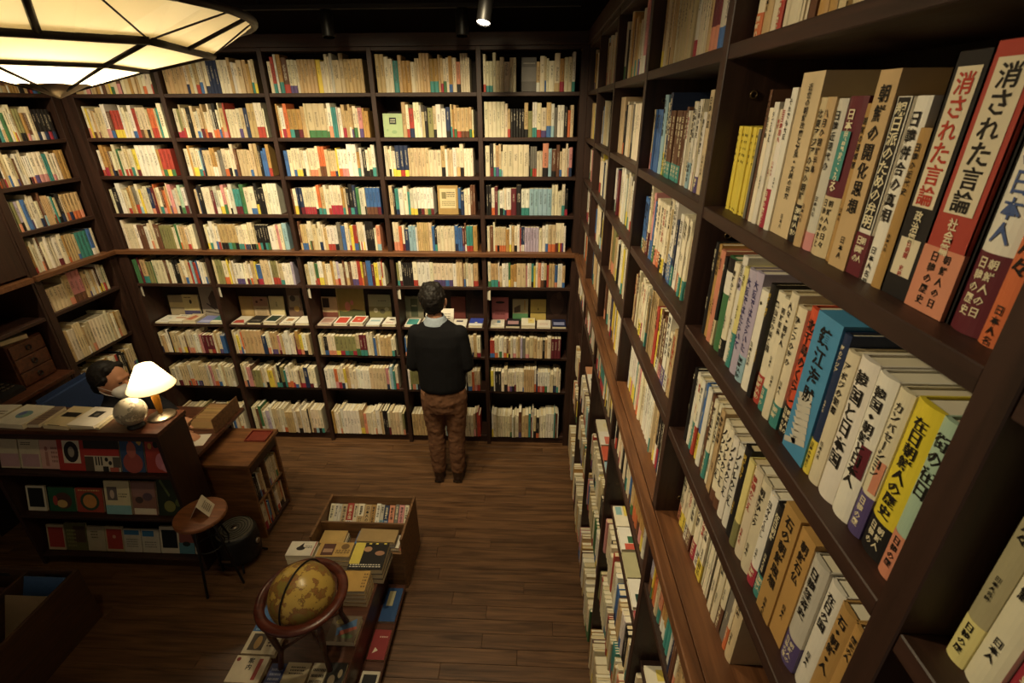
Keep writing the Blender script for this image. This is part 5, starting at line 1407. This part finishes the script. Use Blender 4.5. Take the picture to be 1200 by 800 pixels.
capsule(bm, (HX + 0.09, HY - 0.03, HZ + 0.022), (HX + 0.09, HY + 0.03, HZ + 0.022), 0.018, 0.018)     # brow
ell(bm, (HX - 0.008, HY - 0.082, HZ - 0.02), (0.02, 0.010, 0.034)); ell(bm, (HX - 0.008, HY + 0.082, HZ - 0.02), (0.02, 0.010, 0.034))
aN = [(-.02, -.16, .94, .05), (.16, -.20, .80, .042), (.40, -.135, .80, .032)]
aF = [(-.02, .16, .94, .05), (.10, .20, .79, .042), (.30, .06, .80, .032)]
chain(bm, aN); chain(bm, aF)
hand(bm, (.415, -.13, .798), (0.95, 0.1, -0.12), (0, 0, -1), 0.35, 1.0, 1)
hand(bm, (.315, .055, .800), (0.95, -0.25, -0.12), (0, 0, -1), 0.35, 1.0, -1)
for s_ in (-1, 1):
    chain(bm, [(-.04, s_ * .09, .53, .08), (.30, s_ * .09, .52, .06), (.30, s_ * .09, .09, .04), (.38, s_ * .09, .04, .03)])
blob('body', bm, MT['skin'], ck, 0.006, 3)
bm = bmesh.new()
ell(bm, (HX - 0.025, HY, HZ + 0.028), (0.108, 0.091, 0.112), hr)
ell(bm, (HX - 0.07, HY, HZ - 0.03), (0.055, 0.075, 0.07))
capsule(bm, (HX + 0.035, HY - 0.04, HZ + 0.09), (HX + 0.05, HY + 0.04, HZ + 0.092), 0.028, 0.028)
capsule(bm, (HX + 0.03, HY - 0.082, HZ + 0.04), (HX - 0.02, HY - 0.086, HZ + 0.0), 0.014, 0.012)
blob('hair', bm, MT['hair'], ck, 0.005, 2, (0.008, 0.02))
bm = bmesh.new()
ell(bm, (HX + 0.062, HY, HZ - 0.065), (0.066, 0.074, 0.062), Matrix.Rotation(R(14), 4, 'Y'))
blob('face_mask', bm, MT['mask'], ck, 0.005, 2)
for s_ in (-1, 1):
    b = MB(); b.tube([(HX + 0.045, HY + s_ * 0.071, HZ - 0.045), (HX + 0.015, HY + s_ * 0.087, HZ - 0.02), (HX - 0.015, HY + s_ * 0.094, HZ + 0.0)], 0.0022, 6); b.build('mask_strap', MT['mask'], ck)
    b = MB(); b.tube([(HX + 0.05, HY + s_ * 0.07, HZ - 0.085), (HX + 0.01, HY + s_ * 0.087, HZ - 0.06), (HX - 0.018, HY + s_ * 0.092, HZ - 0.035)], 0.0022, 6); b.build('mask_strap', MT['mask'], ck)
    b = MB(); b.tube([(HX + 0.093, HY + s_ * 0.022, HZ + 0.002), (HX + 0.096, HY + s_ * 0.034, HZ - 0.003), (HX + 0.088, HY + s_ * 0.046, HZ + 0.0)], 0.004, 6); b.build('eye', MT['hair'], ck)
bm = bmesh.new()
stack(bm, [(-.06, 0, .47, .145, .185), (-.06, 0, .62, .125, .175), (-.045, 0, .80, .122, .18), (-.03, 0, .91, .112, .19), (-.02, 0, .975, .09, .14), (-.012, -.004, 1.02, .074, .085), (-.008, -.008, 1.055, .067, .07)])
for A in (aN, aF):
    chain(bm, [(q[0], q[1], q[2], q[3] + 0.016) for q in A])
blob('dark_jacket', bm, plain('dark_jacket_cloth', hx('1d1c20'), 0.85, noise=0.2, scale=80, spec=0.2), ck, 0.008, 4, (0.008, 0.08))
bm = bmesh.new()
for s_ in (-1, 1):
    chain(bm, [(-.05, s_ * .09, .54, .095), (.30, s_ * .09, .53, .075), (.30, s_ * .09, .12, .055)])
blob('trousers', bm, MT['blackp'], ck, 0.009, 3)

chx = empty('office_chair', (cx - 0.06, cy, 0)); tag(chx, 'dark blue padded office chair the clerk sits on', 'chair')
MT['bluef'] = plain('blue_fabric', hx('22365e'), 0.85, noise=0.15, scale=90)
def pad(name, x0, x1, y0, y1, z0, z1, bev, rot=None):
    bm_ = bmesh.new(); bmesh.ops.create_cube(bm_, size=1.0, matrix=Matrix.Diagonal((x1 - x0, y1 - y0, z1 - z0, 1)))
    bmesh.ops.bevel(bm_, geom=bm_.edges[:], offset=bev, segments=4, affect='EDGES')
    me = bpy.data.meshes.new(name); bm_.to_mesh(me); bm_.free(); me.materials.append(MT['bluef'])
    o_ = bpy.data.objects.new(name, me); o_.location = ((x0 + x1) / 2, (y0 + y1) / 2, (z0 + z1) / 2)
    if rot: o_.rotation_euler = rot
    return link(o_, chx)
pad('seat', -0.22, 0.24, -0.23, 0.23, 0.36, 0.435, 0.03)
pad('backrest', -0.30, -0.235, -0.24, 0.20, 0.58, 1.10, 0.03, (0, R(-8), 0))
b = MB(); b.tube([(-0.16, 0, 0.40), (-0.25, 0, 0.42), (-0.265, 0, 0.6), (-0.262, 0, 0.72)], 0.016, 10); b.build('back_bar', MT['black'], chx)
b = MB(); b.lathe([(0.03, 0.08), (0.03, 0.36)], 16); b.build('gas_column', MT['black'], chx)
for k in range(5):
    a_ = R(72 * k)
    b = MB(); b.tube([(0, 0, 0.085), (0.26 * math.cos(a_), 0.26 * math.sin(a_), 0.06)], [0.022, 0.014], 8); ft = b.build('foot_arm', MT['black'], chx)
    b = MB(); b.lathe([(0.022, -0.012), (0.025, 0), (0.022, 0.012)], 14); b.build('caster', MT['blackp'], ft, (0.26 * math.cos(a_), 0.26 * math.sin(a_), 0.0255), (R(90), 0, a_))
